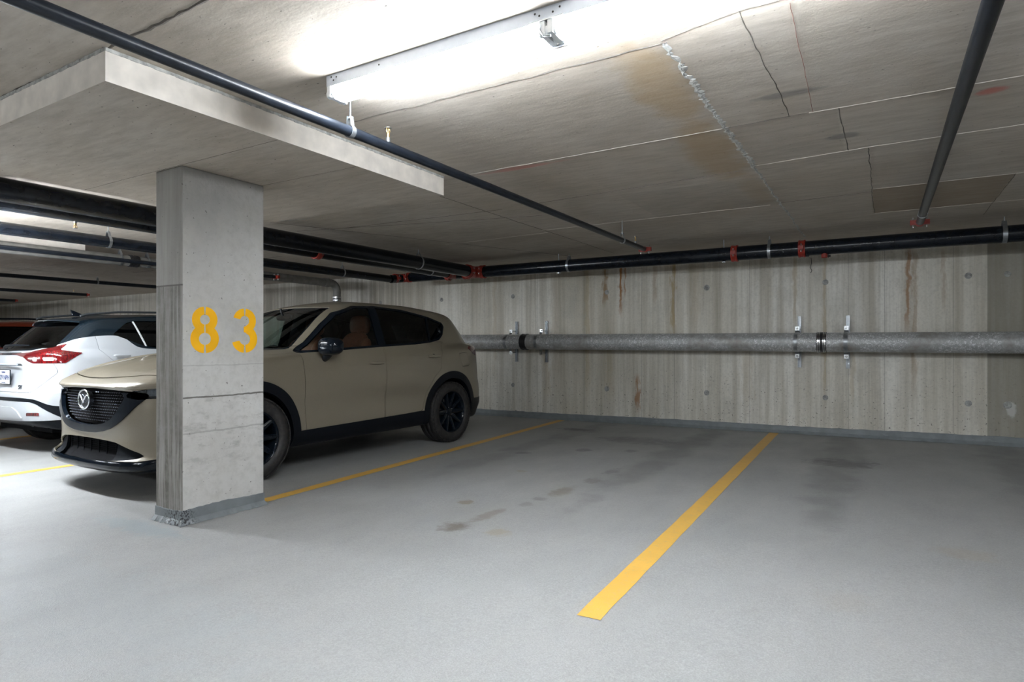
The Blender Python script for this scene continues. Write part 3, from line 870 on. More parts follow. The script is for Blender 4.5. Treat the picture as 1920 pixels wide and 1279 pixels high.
for i, x in enumerate((-15.0, -11.0, -4.2, 2.0)):
    fixture(x - 1.2, x + 1.2, -3.6, CEIL, ('strip light over the driving aisle, first from the left end', 'strip light over the driving aisle, second from the left end', 'strip light over the driving aisle behind the viewer, left of centre', 'strip light over the driving aisle behind the viewer, right of centre')[i], False, 'tube_new')

# ================================================================== CARS
def pchip(tab):
    x = np.array([p[0] for p in tab], float); y = np.array([p[1] for p in tab], float)
    h = np.diff(x); d = np.diff(y) / h
    m = np.zeros_like(y)
    for i in range(1, len(x) - 1):
        if d[i - 1] * d[i] > 0:
            w1 = 2 * h[i] + h[i - 1]; w2 = h[i] + 2 * h[i - 1]
            m[i] = (w1 + w2) / (w1 / d[i - 1] + w2 / d[i])
    m[0] = d[0]; m[-1] = d[-1]
    def f(q):
        q = np.clip(q, x[0], x[-1]); i = np.clip(np.searchsorted(x, q) - 1, 0, len(h) - 1)
        t = (q - x[i]) / h[i]
        return ((2 * t ** 3 - 3 * t ** 2 + 1) * y[i] + (t ** 3 - 2 * t ** 2 + t) * h[i] * m[i] + (-2 * t ** 3 + 3 * t ** 2) * y[i + 1] + (t ** 3 - t ** 2) * h[i] * m[i + 1])
    return f
def smax(a, b, k=.05):
    h = np.maximum(k - np.abs(a - b), 0) / k
    return np.maximum(a, b) + h * h * k * .25
def smin(a, b, k=.05): return -smax(-a, -b, k)

def car_field(P):
    T = {k: pchip(v) for k, v in P.items() if isinstance(v, list)}
    def F(x, s, z):
        a = np.abs(x)
        side = a - (T['W'](s) + T['pz'](z)) + P.get('crease', 0) * 0
        front = (T['s0'](z) + T['planf'](a) - s) * .8
        rear = (s - T['sr'](z) + T['planr'](a)) * .85
        top = (z - T['hood'](s) + T['crown'](a) * P.get('crk', 1)) * .95
        bot = T['bot'](s) - z
        L = smax(smax(smax(side, front, .05), rear, .07), top, P['kt'])
        L = smax(L, bot, .05)
        gs = (a - T['wg'](z) + T['gplan'](s)) * .93
        ws = (T['sw'](z) + P['wc'] * (a / .7) ** 2 * T['wck'](z) - s) * .5
        rf = (z - T['roof'](s) + P.get('rc', .045) * (a / .6) ** 2) * .97
        rg = (s - T['sb'](z) + P['bc'] * (a / .65) ** 2) * .75
        G = smax(smax(smax(gs, ws, P['ka']), rg, .10), rf, P['kr'])
        G = smax(G, P.get('gz', .95) - z, .02)
        return smin(L, G, .035)
    return F

def surface(F, L, Wd, Hh, res):
    xs = np.arange(-res * .5, Wd + res, res); ss = np.arange(-.12, L + .12, res); zs = np.arange(.05, Hh + .08, res)
    nx, ns, nz = len(xs), len(ss), len(zs)
    X, S, Z = np.meshgrid(xs, ss, zs, indexing='ij')
    V = F(X, S, Z)
    ins = V < 0
    # edges crossing
    acc = np.zeros((nx, ns, nz, 3)); cnt = np.zeros((nx, ns, nz))
    base = [X, S, Z]
    edges = []
    for ax in range(3):
        sl0 = [slice(None)] * 3; sl1 = [slice(None)] * 3
        sl0[ax] = slice(0, -1); sl1[ax] = slice(1, None)
        a = V[tuple(sl0)]; b = V[tuple(sl1)]
        cr = (a < 0) != (b < 0)
        idx = np.argwhere(cr)
        t = a[cr] / (a[cr] - b[cr])
        p = np.stack([base[k][tuple(sl0)][cr] for k in range(3)], 1)
        p[:, ax] += t * res
        o1, o2 = [k for k in range(3) if k != ax]
        cells = []
        for d1, d2 in ((0, 0), (1, 0), (1, 1), (0, 1)):
            c = idx.copy(); c[:, o1] -= d1; c[:, o2] -= d2
            ok = (c >= 0).all(1)
            cc = c[ok]
            np.add.at(acc, (cc[:, 0], cc[:, 1], cc[:, 2]), p[ok]); np.add.at(cnt, (cc[:, 0], cc[:, 1], cc[:, 2]), 1)
            cells.append(c)
        edges.append((cells, a[cr] < 0, ax))
    used = cnt > 0
    vid = -np.ones((nx, ns, nz), int); vid[used] = np.arange(used.sum())
    P = acc[used] / cnt[used][:, None]
    Q = []
    for cells, neg, ax in edges:
        ok = np.ones(len(neg), bool)
        for c in cells: ok &= (c >= 0).all(1)
        q = np.stack([vid[c[ok][:, 0], c[ok][:, 1], c[ok][:, 2]] for c in cells], 1)
        ng = neg[ok]
        if ax == 1: ng = ~ng
        q[~ng] = q[~ng][:, ::-1]
        Q.append(q)
    Q = np.concatenate(Q)
    P = newton(F, P)
    # keep x>=0 half and mirror: column 0 of cells straddles x=0 -> snap
    P[np.abs(P[:, 0]) < res * .45, 0] = 0
    T = np.concatenate([Q[:, [0, 1, 2]], Q[:, [0, 2, 3]]])
    n = len(P)
    P2 = P.copy(); P2[:, 0] *= -1
    mp = np.where(P[:, 0] == 0, np.arange(n), np.arange(n) + n)
    T2 = mp[T[:, ::-1]]
    P = np.concatenate([P, P2]); T = np.concatenate([T, T2])
    # drop degenerate centre-plane faces
    d = (P[T][:, :, 0] == 0).all(1)
    T = T[~d]
    return P, T

def grad(F, P, e=.002):
    g = np.zeros_like(P)
    for k in range(3):
        a = P.copy(); b = P.copy(); a[:, k] += e; b[:, k] -= e
        g[:, k] = (F(*a.T) - F(*b.T)) / (2 * e)
    return g
def newton(F, P, it=3):
    for _ in range(it):
        v = F(*P.T); g = grad(F, P)
        g2 = np.maximum((g ** 2).sum(1), .05)
        st = (v / g2)[:, None] * g
        P = P - np.clip(st, -.03, .03)
    return P

def split(mesh, f):
    """clip a triangle mesh by the scalar f(x,s,z); returns (inside f<0, outside)"""
    P, T = mesh
    if len(T) == 0: return mesh, mesh
    v = f(*P.T); v = np.where(np.abs(v) < 1e-7, 1e-7, v)
    neg = v < 0
    c = neg[T].sum(1)
    tin = T[c == 3]; tout = T[c == 0]
    mixed = T[(c == 1) | (c == 2)]
    newP = []; key = {}
    base = len(P)
    ti = []; to = []
    def cut(a, b):
        k = (a, b) if a < b else (b, a)
        if k not in key:
            t = v[k[0]] / (v[k[0]] - v[k[1]])
            key[k] = base + len(newP); newP.append(P[k[0]] + (P[k[1]] - P[k[0]]) * t)
        return key[k]
    for tri in mixed.tolist():
        ng = [neg[i] for i in tri]
        odd = ng.index(True) if sum(ng) == 1 else ng.index(False)
        a, b, d = tri[odd], tri[(odd + 1) % 3], tri[(odd + 2) % 3]
        ab = cut(a, b); ad = cut(a, d)
        one = [(a, ab, ad)]; two = [(ab, b, d), (ab, d, ad)]
        if sum(ng) == 1: ti += one; to += two
        else: to += one; ti += two
    P3 = np.concatenate([P, np.array(newP).reshape(-1, 3)]) if newP else P
    A = np.concatenate([tin, np.array(ti, int).reshape(-1, 3)]); B = np.concatenate([tout, np.array(to, int).reshape(-1, 3)])
    return compact(P3, A), compact(P3, B)
def compact(P, T):
    if len(T) == 0: return P[:0], T
    u, inv = np.unique(T, return_inverse=True)
    return P[u], inv.reshape(-1, 3)
def join(a, b):
    return np.concatenate([a[0], b[0]]), np.concatenate([a[1], b[1] + len(a[0])])

def sdpoly(poly, u, w, r=0.0):
    """signed distance to polygon (negative inside), rounded by r"""
    poly = np.array(poly, float); n = len(poly)
    d = np.full(u.shape, 1e9); inside = np.zeros(u.shape, bool)
    for i in range(n):
        a = poly[i]; b = poly[(i + 1) % n]; e = b - a
        wx = u - a[0]; wy = w - a[1]
        t = np.clip((wx * e[0] + wy * e[1]) / (e @ e), 0, 1)
        d = np.minimum(d, np.hypot(wx - e[0] * t, wy - e[1] * t))
        c = (a[1] > w) != (b[1] > w)
        with np.errstate(divide='ignore', invalid='ignore'):
            xc = a[0] + (w - a[1]) * e[0] / (e[1] if e[1] != 0 else 1e-12)
        inside ^= c & (u < xc)
    return np.where(inside, -d, d) - r
def smooth_poly(pts, it=2):
    p = [tuple(q) for q in pts]
    for _ in range(it):
        o = []
        for i in range(len(p)):
            a = p[i]; b = p[(i + 1) % len(p)]
            o += [(a[0] * .75 + b[0] * .25, a[1] * .75 + b[1] * .25), (a[0] * .25 + b[0] * .75, a[1] * .25 + b[1] * .75)]
        p = o
    return p

def emit(mesh, name, mat, parent, F, offset=0.0, thick=0.0, flip=False, rim=None):
    """turn a clipped patch into an object with exact field normals; thick gives it a folded edge inward"""
    P, T = mesh
    if len(T) == 0: return None
    g = grad(F, P); N = g / np.maximum(np.linalg.norm(g, axis=1), 1e-6)[:, None]
    V = P + N * offset
    verts = V; faces = T if not flip else T[:, ::-1]; NN = N if not flip else -N
    if thick:
        e = np.concatenate([T[:, [0, 1]], T[:, [1, 2]], T[:, [2, 0]]])
        k = np.sort(e, 1); u, first, cn = np.unique(k, axis=0, return_index=True, return_counts=True)
        be = e[first[cn == 1]]
        n = len(V); bv = np.unique(be); mp = {int(q): i for i, q in enumerate(bv)}
        A = V[bv]; B = V[bv] - N[bv] * thick
        ia = np.array([mp[int(q)] for q in be[:, 0]]); ib = np.array([mp[int(q)] for q in be[:, 1]])
        m = len(bv)
        f1 = np.stack([n + ib, n + ia, n + m + ia], 1); f2 = np.stack([n + ib, n + m + ia, n + m + ib], 1)
        verts = np.concatenate([V, A, B]); faces = np.concatenate([faces, f1, f2])
    me = bpy.data.meshes.new(name)
    me.from_pydata(verts.tolist(), [], faces.tolist())
    mats = mat if isinstance(mat, (list, tuple)) else [mat]
    for q in mats: me.materials.append(q)
    me.polygons.foreach_set('use_smooth', [True] * len(faces))
    me.update()
    nn = np.zeros((len(verts), 3)); nn[:len(NN)] = NN
    me.normals_split_custom_set_from_vertices(nn.tolist())
    o = bpy.data.objects.new(name, me); COL.objects.link(o); o.parent = parent
    return o

# ---- car materials
def car_paint(name, base, flake=.15, rough=.28, coat=1.0, metal=.25):
    t = NT(name)
    n = t.noise(400, 2)
    c = t.mix(t.rng(n, .4, .6, 0, 1), tuple(q * (1 - flake * .5) for q in base), tuple(min(1, q * (1 + flake * .5)) for q in base))
    d = t.noise(3, 4)
    return t.fin(c, t.rng(d, .3, .7, rough, rough + .08), metal, Coat_Weight=coat, Coat_Roughness=.04)
M['beige'] = car_paint('paint_beige', (.225, .195, .145), .12, .32, .8, .15)
M['rail_grey'] = plain('rail_grey', (.045, .05, .055), .35, .3)
M['white'] = car_paint('paint_white', (.42, .44, .465), .02, .3, .7, 0)
M['carred'] = car_paint('paint_orange_red', (.20, .028, .009), .1, .3, .8, .2)
M['gloss_black'] = plain('gloss_black', (.004, .007, .012), .12, 0, .1, 20, spec=.28)
M['roof_black'] = car_paint('paint_black', (.006, .012, .018), .1, .16, .25, 0)
M['matte_black'] = plain('cladding', (.0045, .006, .009), .40, 0, .1, 60, spec=.16)
M['intake_black'] = plain('intake_black', (.004, .005, .007), .75, 0, .1, 60, spec=.08)
M['liner'] = plain('liner', (.003, .003, .004), .9, spec=.1)
M['chrome'] = plain('chrome', (.80, .82, .85), .12, 1.0, .02)
M['dark_chrome'] = plain('dark_chrome', (.16, .17, .19), .18, .9, .02)
M['grille_stud'] = plain('grille_stud', (.30, .32, .36), .16, .85, .02)
M['lens_grey'] = plain('lens_grey', (.20, .22, .25), .15, .3, .3, 60)
M['leather'] = plain('brown_leather', (.30, .095, .055), .45, 0, .15, 50, bump=.2)
M['cabin'] = plain('cabin_dark', (.016, .017, .019), .6)
M['lamp_white'] = plain('lamp_clear', (.75, .76, .78), .12, .2, .1, 60, coat=1)
M['lamp_amber'] = plain('lamp_amber', (.5, .2, .03), .2)
M['plate_white'] = plain('plate_white', (.72, .74, .78), .4)
M['plate_blue'] = plain('plate_blue', (.03, .05, .16), .4)
M['headliner'] = plain('headliner', (.19, .18, .17), .9)
def lamp_red():
    t = NT('lamp_red')
    n = t.noise(70, 2, (1, 1, .3)); g = t.noise(6, 2)
    c = t.mix(t.rng(n, .4, .6, 0, 1), (.06, .0015, .003), (.16, .004, .005))
    c = t.mix(t.rng(g, .45, .6, 0, .5), c, (.05, .002, .004))
    return t.fin(c, .12, 0, Coat_Weight=1.0)
M['lamp_red'] = lamp_red()
def glass(name, tint, tr, rough=.0):
    t = NT(name)
    tb = t.n('ShaderNodeBsdfTransparent'); tb.inputs[0].default_value = tuple(tint) + (1,)
    gb = t.n('ShaderNodeBsdfGlossy'); gb.inputs[0].default_value = (.9, .95, 1, 1); gb.inputs[1].default_value = .02
    fr = t.n('ShaderNodeFresnel'); fr.inputs[0].default_value = 1.5
    ms = t.n('ShaderNodeMixShader'); t.l(fr.outputs[0], ms.inputs[0]); t.l(tb.outputs[0], ms.inputs[1]); t.l(gb.outputs[0], ms.inputs[2])
    t.l(ms.outputs[0], t.out.inputs[0])
    return t.mat
M['glass'] = glass('glass_green', (.60, .72, .68), .8)
M['glass_dark'] = glass('glass_privacy', (.055, .065, .075), .1)
M['glass_lamp'] = glass('glass_lamp', (.75, .78, .8), .8)
def tyre_mat():
    t = NT('tyre_rubber')
    n = t.noise(30, 4)
    c = t.mix(t.rng(n, .4, .7, 0, 1), (.012, .012, .013), (.032, .028, .026))
    t.bump(t.noise(120, 2), .2, .002)
    return t.fin(c, .62)
M['tyre'] = tyre_mat()

def wheel(parent, x, s, zc, side, R, rimR, W, nsp, style, steer=0):
    """side = +1: outer face toward +x.  parts under the car: wheel (tyre) > rim, hub"""
    mb = MB()
    h = W / 2
    prof = [(-h * .72, rimR), (-h * .98, rimR + .006), (-h * 1.04, rimR + (R - rimR) * .45), (-h * .93, R * .975), (-h * .80, R * .997)]
    gr = []
    for g in (-.45, -.15, .15, .45):
        gr += [(g * W - .004, R), (g * W - .004, R - .009), (g * W + .004, R - .009), (g * W + .004, R)]
    prof = prof + gr + [(h * .80, R * .997), (h * .93, R * .975), (h * 1.04, rimR + (R - rimR) * .45), (h * .98, rimR + .006), (h * .72, rimR)]
    mb.lathe((0, 0, 0), (1, 0, 0), prof, 72)
    # shoulder blocks
    for i in range(64):
        a = 2 * PI * i / 64
        for q in (-1, 1):
            c = Vector((q * h * .86, math.cos(a) * (R * .988), math.sin(a) * (R * .988)))
            tdir = Vector((0, -math.sin(a), math.cos(a))); rdir = Vector((0, math.cos(a), math.sin(a))); xd = Vector((q, 0, 0))
            v = [c + tdir * (i1 * R * .034) + rdir * (j1 * .006) + xd * (k1 * .016) - rdir * (k1 > 0) * .005 for i1 in (-1, 1) for j1 in (-1, 1) for k1 in (-1, 1)]
            mb.add(v, [(0, 1, 3, 2), (4, 6, 7, 5), (0, 4, 5, 1), (2, 3, 7, 6), (0, 2, 6, 4), (1, 5, 7, 3)])
    ty = mb.build('wheel', M['tyre'], parent)
    ty.location = (x, s, zc); ty.rotation_euler = (0, 0, (PI if side < 0 else 0) + steer)
    mb = MB()
    mb.lathe((0, 0, 0), (1, 0, 0), [(-h * .7, rimR * .93), (h * .55, rimR * .90), (h * .78, rimR * .955), (h * .90, rimR * .99), (h * .93, rimR * 1.02), (h * .80, rimR * 1.03), (h * .70, rimR * 1.02)], 64)
    mb.lathe((0, 0, 0), (1, 0, 0), [(-h * .5, .02), (-h * .5, rimR * .93)], 40)
    mb.lathe((0, 0, 0), (1, 0, 0), [(h * .1, .0), (h * .1, .16), (h * .05, .165), (h * .0, .16)], 40, 1)   # brake disc
    for i in range(nsp):
        a0 = 2 * PI * i / nsp
        for dd in ((-.10, .10) if style == 'twin' else (0,)):
            a = a0 + dd * .6; ao = a0 + dd * 2.0
            w0, w1 = (.017, .012) if style == 'twin' else (.026, .020)
            vs = []
            for (r, aa, ww, xx) in ((.045, a, w0 * 1.2, h * .52), (rimR * .5, a * .5 + ao * .5, w0, h * .66), (rimR * .96, ao, w1, h * .80)):
                rd = Vector((0, math.cos(aa), math.sin(aa))); td = Vector((0, -math.sin(aa), math.cos(aa)))
                for (tt, dx) in ((-1, -.035), (-1, -.004), (-.35, .004), (.35, .004), (1, -.004), (1, -.035)):
                    vs.append(rd * r + td * (tt * ww) + Vector((xx + dx, 0, 0)))
            fs = []
            for k in range(2):
                for j in range(5): fs.append((6 * k + j, 6 * k + j + 1, 6 * k + j + 7, 6 * k + j + 6))
            mb.add(vs, fs)
    rm = mb.build('rim', [M['gloss_black'], M['dark_chrome']], ty)
    mb = MB(); mb.lathe((0, 0, 0), (1, 0, 0), [(h * .35, .062), (h * .58, .056), (h * .64, .045), (h * .65, .0)], 28)
    for i in range(5):
        a = 2 * PI * (i + .5) / 5
        mb.cyl((h * .45, .052 * math.cos(a), .052 * math.sin(a)), (h * .6, .052 * math.cos(a), .052 * math.sin(a)), .008, 8, mi=1)
    mb.build('hub_cap', [M['gloss_black'], M['chrome']], ty)
    return ty

def seat(parent, x, s, z, mat, facing=-1):
    """seat with cushion, back with bolsters and headrest; facing -1: toward smaller s"""
    b = facing
    mb = MB()
    mb.blob((x, s + b * .05, z + .05), .26, .27, .09, 20, 10, 3.2)
    for q in (-1, 1): mb.blob((x + q * .23, s + b * .05, z + .09), .05, .26, .09, 12, 8, 2.6)
    tl = lambda X, Y, Z: (X * (1 - .12 * (Z / .32)), Y - b * Z * .28, Z)
    mb.blob((x, s - b * .26, z + .40), .23, .07, .34, 20, 14, 3.4, shear=tl)
    for q in (-1, 1): mb.blob((x + q * .21, s - b * .22, z + .38), .05, .10, .29, 12, 10, 2.6, shear=tl)
    mb.blob((x, s - b * .40, z + .82), .145, .055, .11, 18, 10, 3.0)
    for q in (-.06, .06): mb.cyl((x + q, s - b * .38, z + .66), (x + q, s - b * .40, z + .80), .007, 8)
    return mb.build('seat', mat, parent)

def wells(root, ss_, zw, r, x0, x1):
    for c in ss_:
        for sg in (-1, 1):
            mb = MB(); n = 24; vs = []
            an = [math.radians(-8 + 196 * i / n) for i in range(n + 1)]
            for a in an:
                for xx in (x0, x1): vs.append((sg * xx, c + r * math.cos(a), zw + r * math.sin(a)))
            mb.add(vs, [(2 * i, 2 * i + 1, 2 * i + 3, 2 * i + 2) for i in range(n)], 0, True)
            mb.add([(sg * x0, c + r * math.cos(a), zw + r * math.sin(a)) for a in an], [tuple(range(n + 1))])
            mb.build('wheel_well', M['liner'], root)

# ------------------------------------------------------------------ beige SUV
def build_suv():
    P = dict(
        W=[(0, .80), (.3, .885), (.6, .913), (.95, .925), (1.5, .912), (2.4, .915), (3.2, .918), (3.65, .925), (4.1, .910), (4.4, .88), (4.575, .84)],
        pz=[(.15, -.10), (.25, -.055), (.35, -.022), (.5, -.018), (.62, -.012), (.74, -.001), (.84, 0), (.93, -.008), (1.02, -.030), (1.10, -.052), (1.18, -.085), (1.3, -.17)],
        s0=[(.15, .06), (.20, -.005), (.245, -.035), (.285, -.025), (.32, .02), (.45, .035), (.55, .03), (.65, .030), (.76, .04), (.815, .042), (.845, .005), (.87, .008), (.90, .06), (.92, .10), (1.0, .24), (1.1, .5), (1.3, .9)],
        planf=[(0, 0), (.25, .006), (.42, .020), (.56, .048), (.68, .10), (.77, .18), (.84, .30), (.90, .50), (.96, .9), (1.2, 2.5)],
        planr=[(0, 0), (.4, .03), (.6, .08), (.72, .16), (.80, .26), (.86, .40), (.92, .62), (1.2, 2.2)],
        sr=[(.2, 4.44), (.32, 4.50), (.45, 4.57), (.6, 4.575), (.75, 4.545), (.9, 4.53), (1.05, 4.51), (1.2, 4.45), (1.3, 4.3)],
        hood=[(0, .84), (.06, .872), (.14, .925), (.3, .99), (.5, 1.045), (.8, 1.10), (1.1, 1.13), (1.5, 1.155), (2.0, 1.17), (3.0, 1.20), (4.0, 1.235), (4.4, 1.22), (4.575, 1.15)],
        crown=[(0, 0), (.3, .006), (.52, .016), (.62, .02), (.74, .045), (.84, .075), (.95, .14)],
        bot=[(0, .185), (.5, .22), (1.5, .24), (3.2, .25), (4.2, .26), (4.6, .34)],
        wg=[(.9, .90), (1.05, .885), (1.15, .855), (1.25, .815), (1.35, .775), (1.45, .735), (1.55, .69), (1.62, .64), (1.70, .56)],
        gplan=[(1.0, .06), (1.6, .02), (2.2, 0), (3.0, 0), (3.6, .025), (4.1, .08), (4.5, .15)],
        sw=[(.9, .75), (1.05, 1.02), (1.13, 1.17), (1.25, 1.37), (1.35, 1.54), (1.45, 1.72), (1.55, 1.93), (1.60, 2.06), (1.68, 2.4)],
        wck=[(1.0, 1.0), (1.15, .95), (1.6, .55)],
        roof=[(1.0, 1.52), (1.9, 1.60), (2.2, 1.645), (2.6, 1.672), (3.0, 1.672), (3.5, 1.645), (4.0, 1.590), (4.2, 1.555), (4.5, 1.50)],
        sb=[(.9, 4.56), (1.1, 4.50), (1.2, 4.45), (1.35, 4.34), (1.48, 4.22), (1.55, 4.15), (1.62, 4.0)],
        wc=.34, bc=.24, kt=.055, ka=.05, kr=.07, rc=.04)
    F0 = car_field(P)
    def F(x, s, z):
        # hollow under the shoulder crease and raised arches
        v = F0(x, s, z); a = np.abs(x)
        dr = (np.exp(-((z - .62) / .14) ** 2) * .012) * np.clip((s - 1.3) / .4, 0, 1) * np.clip((3.3 - s) / .4, 0, 1)
        # bonnet power lines
        hb = np.exp(-((a - .56 - .05 * (s - .5)) / .035) ** 2) * .007 * np.clip((s - .18) / .2, 0, 1) * np.clip((1.15 - s) / .2, 0, 1)
        return v + np.where(a > .5, dr, 0) - hb
    root = empty('car', (-5.63, 2.50, 0), 0, 'beige SUV with black grille, parked nose out behind the numbered pillar', 'car')
    body = surface(F, 4.575, 1.0, 1.72, .024)
    sF, sR, zw = .915, 3.613, .365
    ring = lambda r, x, s, z: np.minimum(np.hypot(s - sF, z - zw), np.hypot(s - sR, z - zw)) - r
    side = lambda x, lim=.5: lim - np.abs(x)
    _, body = split(body, lambda x, s, z: np.maximum(ring(.412, x, s, z), side(x, .42)))
    underf = lambda x, s, z: np.maximum(z - .30, np.abs(x) - .55)
    _, body = split(body, lambda x, s, z: np.maximum(np.maximum(z - .275, np.abs(x) - .74), np.maximum(.35 - s, s - 4.35)))
    # --- greenhouse
    DLO = [(1.46, 1.105), (1.54, 1.11), (1.99, 1.135), (2.5, 1.165), (3.0, 1.19), (3.3, 1.215), (3.50, 1.25), (3.60, 1.31), (3.68, 1.415), (3.66, 1.445),
           (3.42, 1.505), (2.98, 1.572), (2.57, 1.594), (2.25, 1.577), (2.0, 1.495), (1.83, 1.375), (1.6, 1.19)]
    dl, body = split(body, lambda x, s, z: np.maximum(sdpoly(DLO, s, z, .012), .5 - np.abs(x)))
    gl, trim = split(dl, lambda x, s, z: sdpoly(DLO, s, z, -.012))
    # pillars between glasses
    pil = lambda x, s, z: np.minimum(np.abs(s - 2.50 - .02 * (z - 1.15)) - .055, np.abs(s - 3.33 - .25 * (z - 1.3)) - .016)
    pb, gl = split(gl, pil)
    trim = join(trim, pb)
    g1, gr_ = split(gl, lambda x, s, z: s - 2.5)
    g2, g3 = split(gr_, lambda x, s, z: s - 3.33 - .25 * (z - 1.3))
    for sg in (1, -1):
        h, _ = split(trim, lambda x, s, z: x * sg); emit(h, 'window_surround', M['gloss_black'], root, F, -.004, .02)
    for nm, g, mt in (('side_window', g1, M['glass']), ('side_window', g2, M['glass_dark']), ('quarter_window', g3, M['glass_dark'])):
        for sg in (-1, 1):
            h, _ = split(g, lambda x, s, z: x * sg)
            emit(h, nm, mt, root, F, -.010)
    wsf = lambda x, s, z: np.maximum(np.maximum(np.abs(x) - (.655 - .27 * np.clip(z - 1.13, 0, 1) - .12 * np.clip(z - 1.35, 0, 1)), 1.128 - z), np.maximum(z - 1.578 + .012 * (x / .5) ** 2, s - 2.2))
    wsh, body = split(body, wsf)
    wg_, wtrim = split(wsh, lambda x, s, z: wsf(x, s, z) + .014)
    emit(wtrim, 'windscreen_surround', M['gloss_black'], root, F, -.004, .02)
    emit(wg_, 'windscreen', M['glass'], root, F, -.006)
    bwf = lambda x, s, z: np.maximum(np.maximum(np.abs(x) - .60 + .2 * np.clip(z - 1.15, 0, 1), 1.17 - z), np.maximum(z - 1.50, 3.9 - s))
    bw, body = split(body, bwf)
    emit(bw, 'rear_window', M['glass_dark'], root, F, -.006, .02)
    # --- front end
    GRI = smooth_poly([(-.55, .798), (-.3, .820), (0, .826), (.3, .820), (.55, .798), (.50, .70), (.42, .605), (.28, .55), (0, .535), (-.28, .55), (-.42, .605), (-.50, .70)], 1)
    GRO = smooth_poly([(-.74, .79), (-.55, .815), (0, .832), (.55, .815), (.74, .79), (.66, .72), (.56, .62), (.42, .53), (.25, .487), (0, .475), (-.25, .487), (-.42, .53), (-.56, .62), (-.66, .72)], 1)
    frontm = lambda s: s - .55
    gro, body = split(body, lambda x, s, z: np.maximum(sdpoly(GRO, x, z), frontm(s)))
    gri, gro = split(gro, lambda x, s, z: sdpoly(GRI, x, z))
    _, gro = split(gro, lambda x, s, z: .80 + .0 * x - z + np.abs(x) * .0)      # wing only, open at the top
    wing = gro
    # keep wing part below z=.80 at flanks
    # headlights: slim strip from grille corner round to the wing
    q = lambda x, s: np.abs(x) + .62 * s
    HL = [(.60, .772), (.70, .752), (1.05, .758), (1.30, .79), (1.36, .845), (1.20, .848), (.95, .838), (.66, .815)]
    hl, body = split(body, lambda x, s, z: np.maximum(sdpoly(HL, q(x, s), z), s - .95))
    _, wing = split(wing, lambda x, s, z: sdpoly(HL, q(x, s), z))
    hl2, wing = split(wing, lambda x, s, z: np.maximum(sdpoly(HL, q(x, s), z, .004), s - .95))
    emit(wing, 'grille_surround', M['gloss_black'], root, F, .012, .03)
    emit(gri, 'grille_backing', M['liner'], root, F, -.05, 0)
    for sg in (-1, 1):
        h, _ = split(hl, lambda x, s, z: x * sg)
        lamp = emit(h, 'headlight', M['gloss_black'], root, F, -.022, 0)
        if lamp:
            lamp['label'] = 'slim dark headlight'
            c1, _ = split(h, lambda x, s, z: np.abs(q(x, s) - .90) - .11)
            c1, _ = split(c1, lambda x, s, z: np.abs(z - .80) - .026)
            emit(c1, 'projector_lens', M['lens_grey'], lamp, F, -.014, .01)
            emit(h, 'lens_cover', M['glass_lamp'], lamp, F, .001)
    # lower intake
    LI = smooth_poly([(-.50, .40), (-.40, .425), (0, .435), (.40, .425), (.50, .40), (.72, .33), (.66, .30), (.45, .285), (0, .275), (-.45, .285), (-.66, .30), (-.72, .33)], 1)
    li, body = split(body, lambda x, s, z: np.maximum(sdpoly(LI, x, z), s - .5))
    emit(li, 'lower_intake', M['liner'], root, F, -.05, 0)
    side_in, _ = split(li, lambda x, s, z: .43 - np.abs(x))
    for sg in (1, -1):
        h, _ = split(side_in, lambda x, s, z: x * sg); emit(h, 'intake_corner', M['intake_black'], root, F, -.022, .02)
    lip, body = split(body, lambda x, s, z: np.maximum(z - .285 - .03 * np.clip((np.abs(x) - .7) / .2, 0, 1), s - .53))
    emit(lip, 'front_lip', M['gloss_black'], root, F, .006, .02)
    # --- black cladding: arches, sills, rear bumper
    cl, body = split(body, lambda x, s, z: np.maximum(ring(.497, x, s, z), side(x, .5)))
    sl, body = split(body, lambda x, s, z: np.maximum(np.maximum(z - .385 - .022 * (s - 1.45), side(x, .5)), np.maximum(.95 - s, s - 3.7)))
    rb, body = split(body, lambda x, s, z: np.maximum(z - .50 + .0 * s, 3.9 - s))
    for sg in (1, -1):
        for s_ in (1, -1):
            h, _ = split(cl, lambda x, s, z: np.maximum(x * sg, (s - 2.2) * s_)); emit(h, 'wheel_arch_trim', M['matte_black'], root, F, .006, .06)
        h, _ = split(sl, lambda x, s, z: x * sg); emit(h, 'sill_trim', M['matte_black'], root, F, .004, .03)
    emit(rb, 'rear_bumper_trim', M['matte_black'], root, F, .006, .03)
    # tail lamps
    TL = [(4.02, 1.135), (4.10, 1.165), (4.6, 1.15), (4.6, 1.04), (4.25, 1.04), (4.12, 1.07)]
    tl, body = split(body, lambda x, s, z: np.maximum(sdpoly(TL, s, z, .004), .35 - np.abs(x)))
    for sg in (-1, 1):
        h, _ = split(tl, lambda x, s, z: x * sg)
        emit(h, 'tail_light', M['lamp_red'], root, F, .004, .03)
    # spoiler corner trim (black) beside the rear window
    # --- panels with gaps
    G = .0045
    def panel(mesh, f, name, mat=M['beige']):
        a, rest = split(mesh, lambda x, s, z: f(x, s, z) + G)
        _, rest = split(rest, lambda x, s, z: f(x, s, z) - 0)
        return a, rest
    hoodf = lambda x, s, z: np.maximum(np.maximum((.105 + .10 * (np.abs(x) / .6) ** 2 - s) * .45, s - 1.22 - .36 * (x / .72) ** 2 * .8), np.maximum(np.abs(x) - (.735 + .05 * np.clip(s - .3, 0, 1)), .86 - z))
    hood, body = panel(body, hoodf, 'bonnet')
    emit(hood, 'bonnet', M['beige'], root, F, 0, .012)
    D1 = [(1.452, 1.14), (1.44, .95), (1.447, .66), (1.475, .375), (2.485, .40), (2.49, .80), (2.505, 1.30), (2.5, 1.63), (1.85, 1.45)]
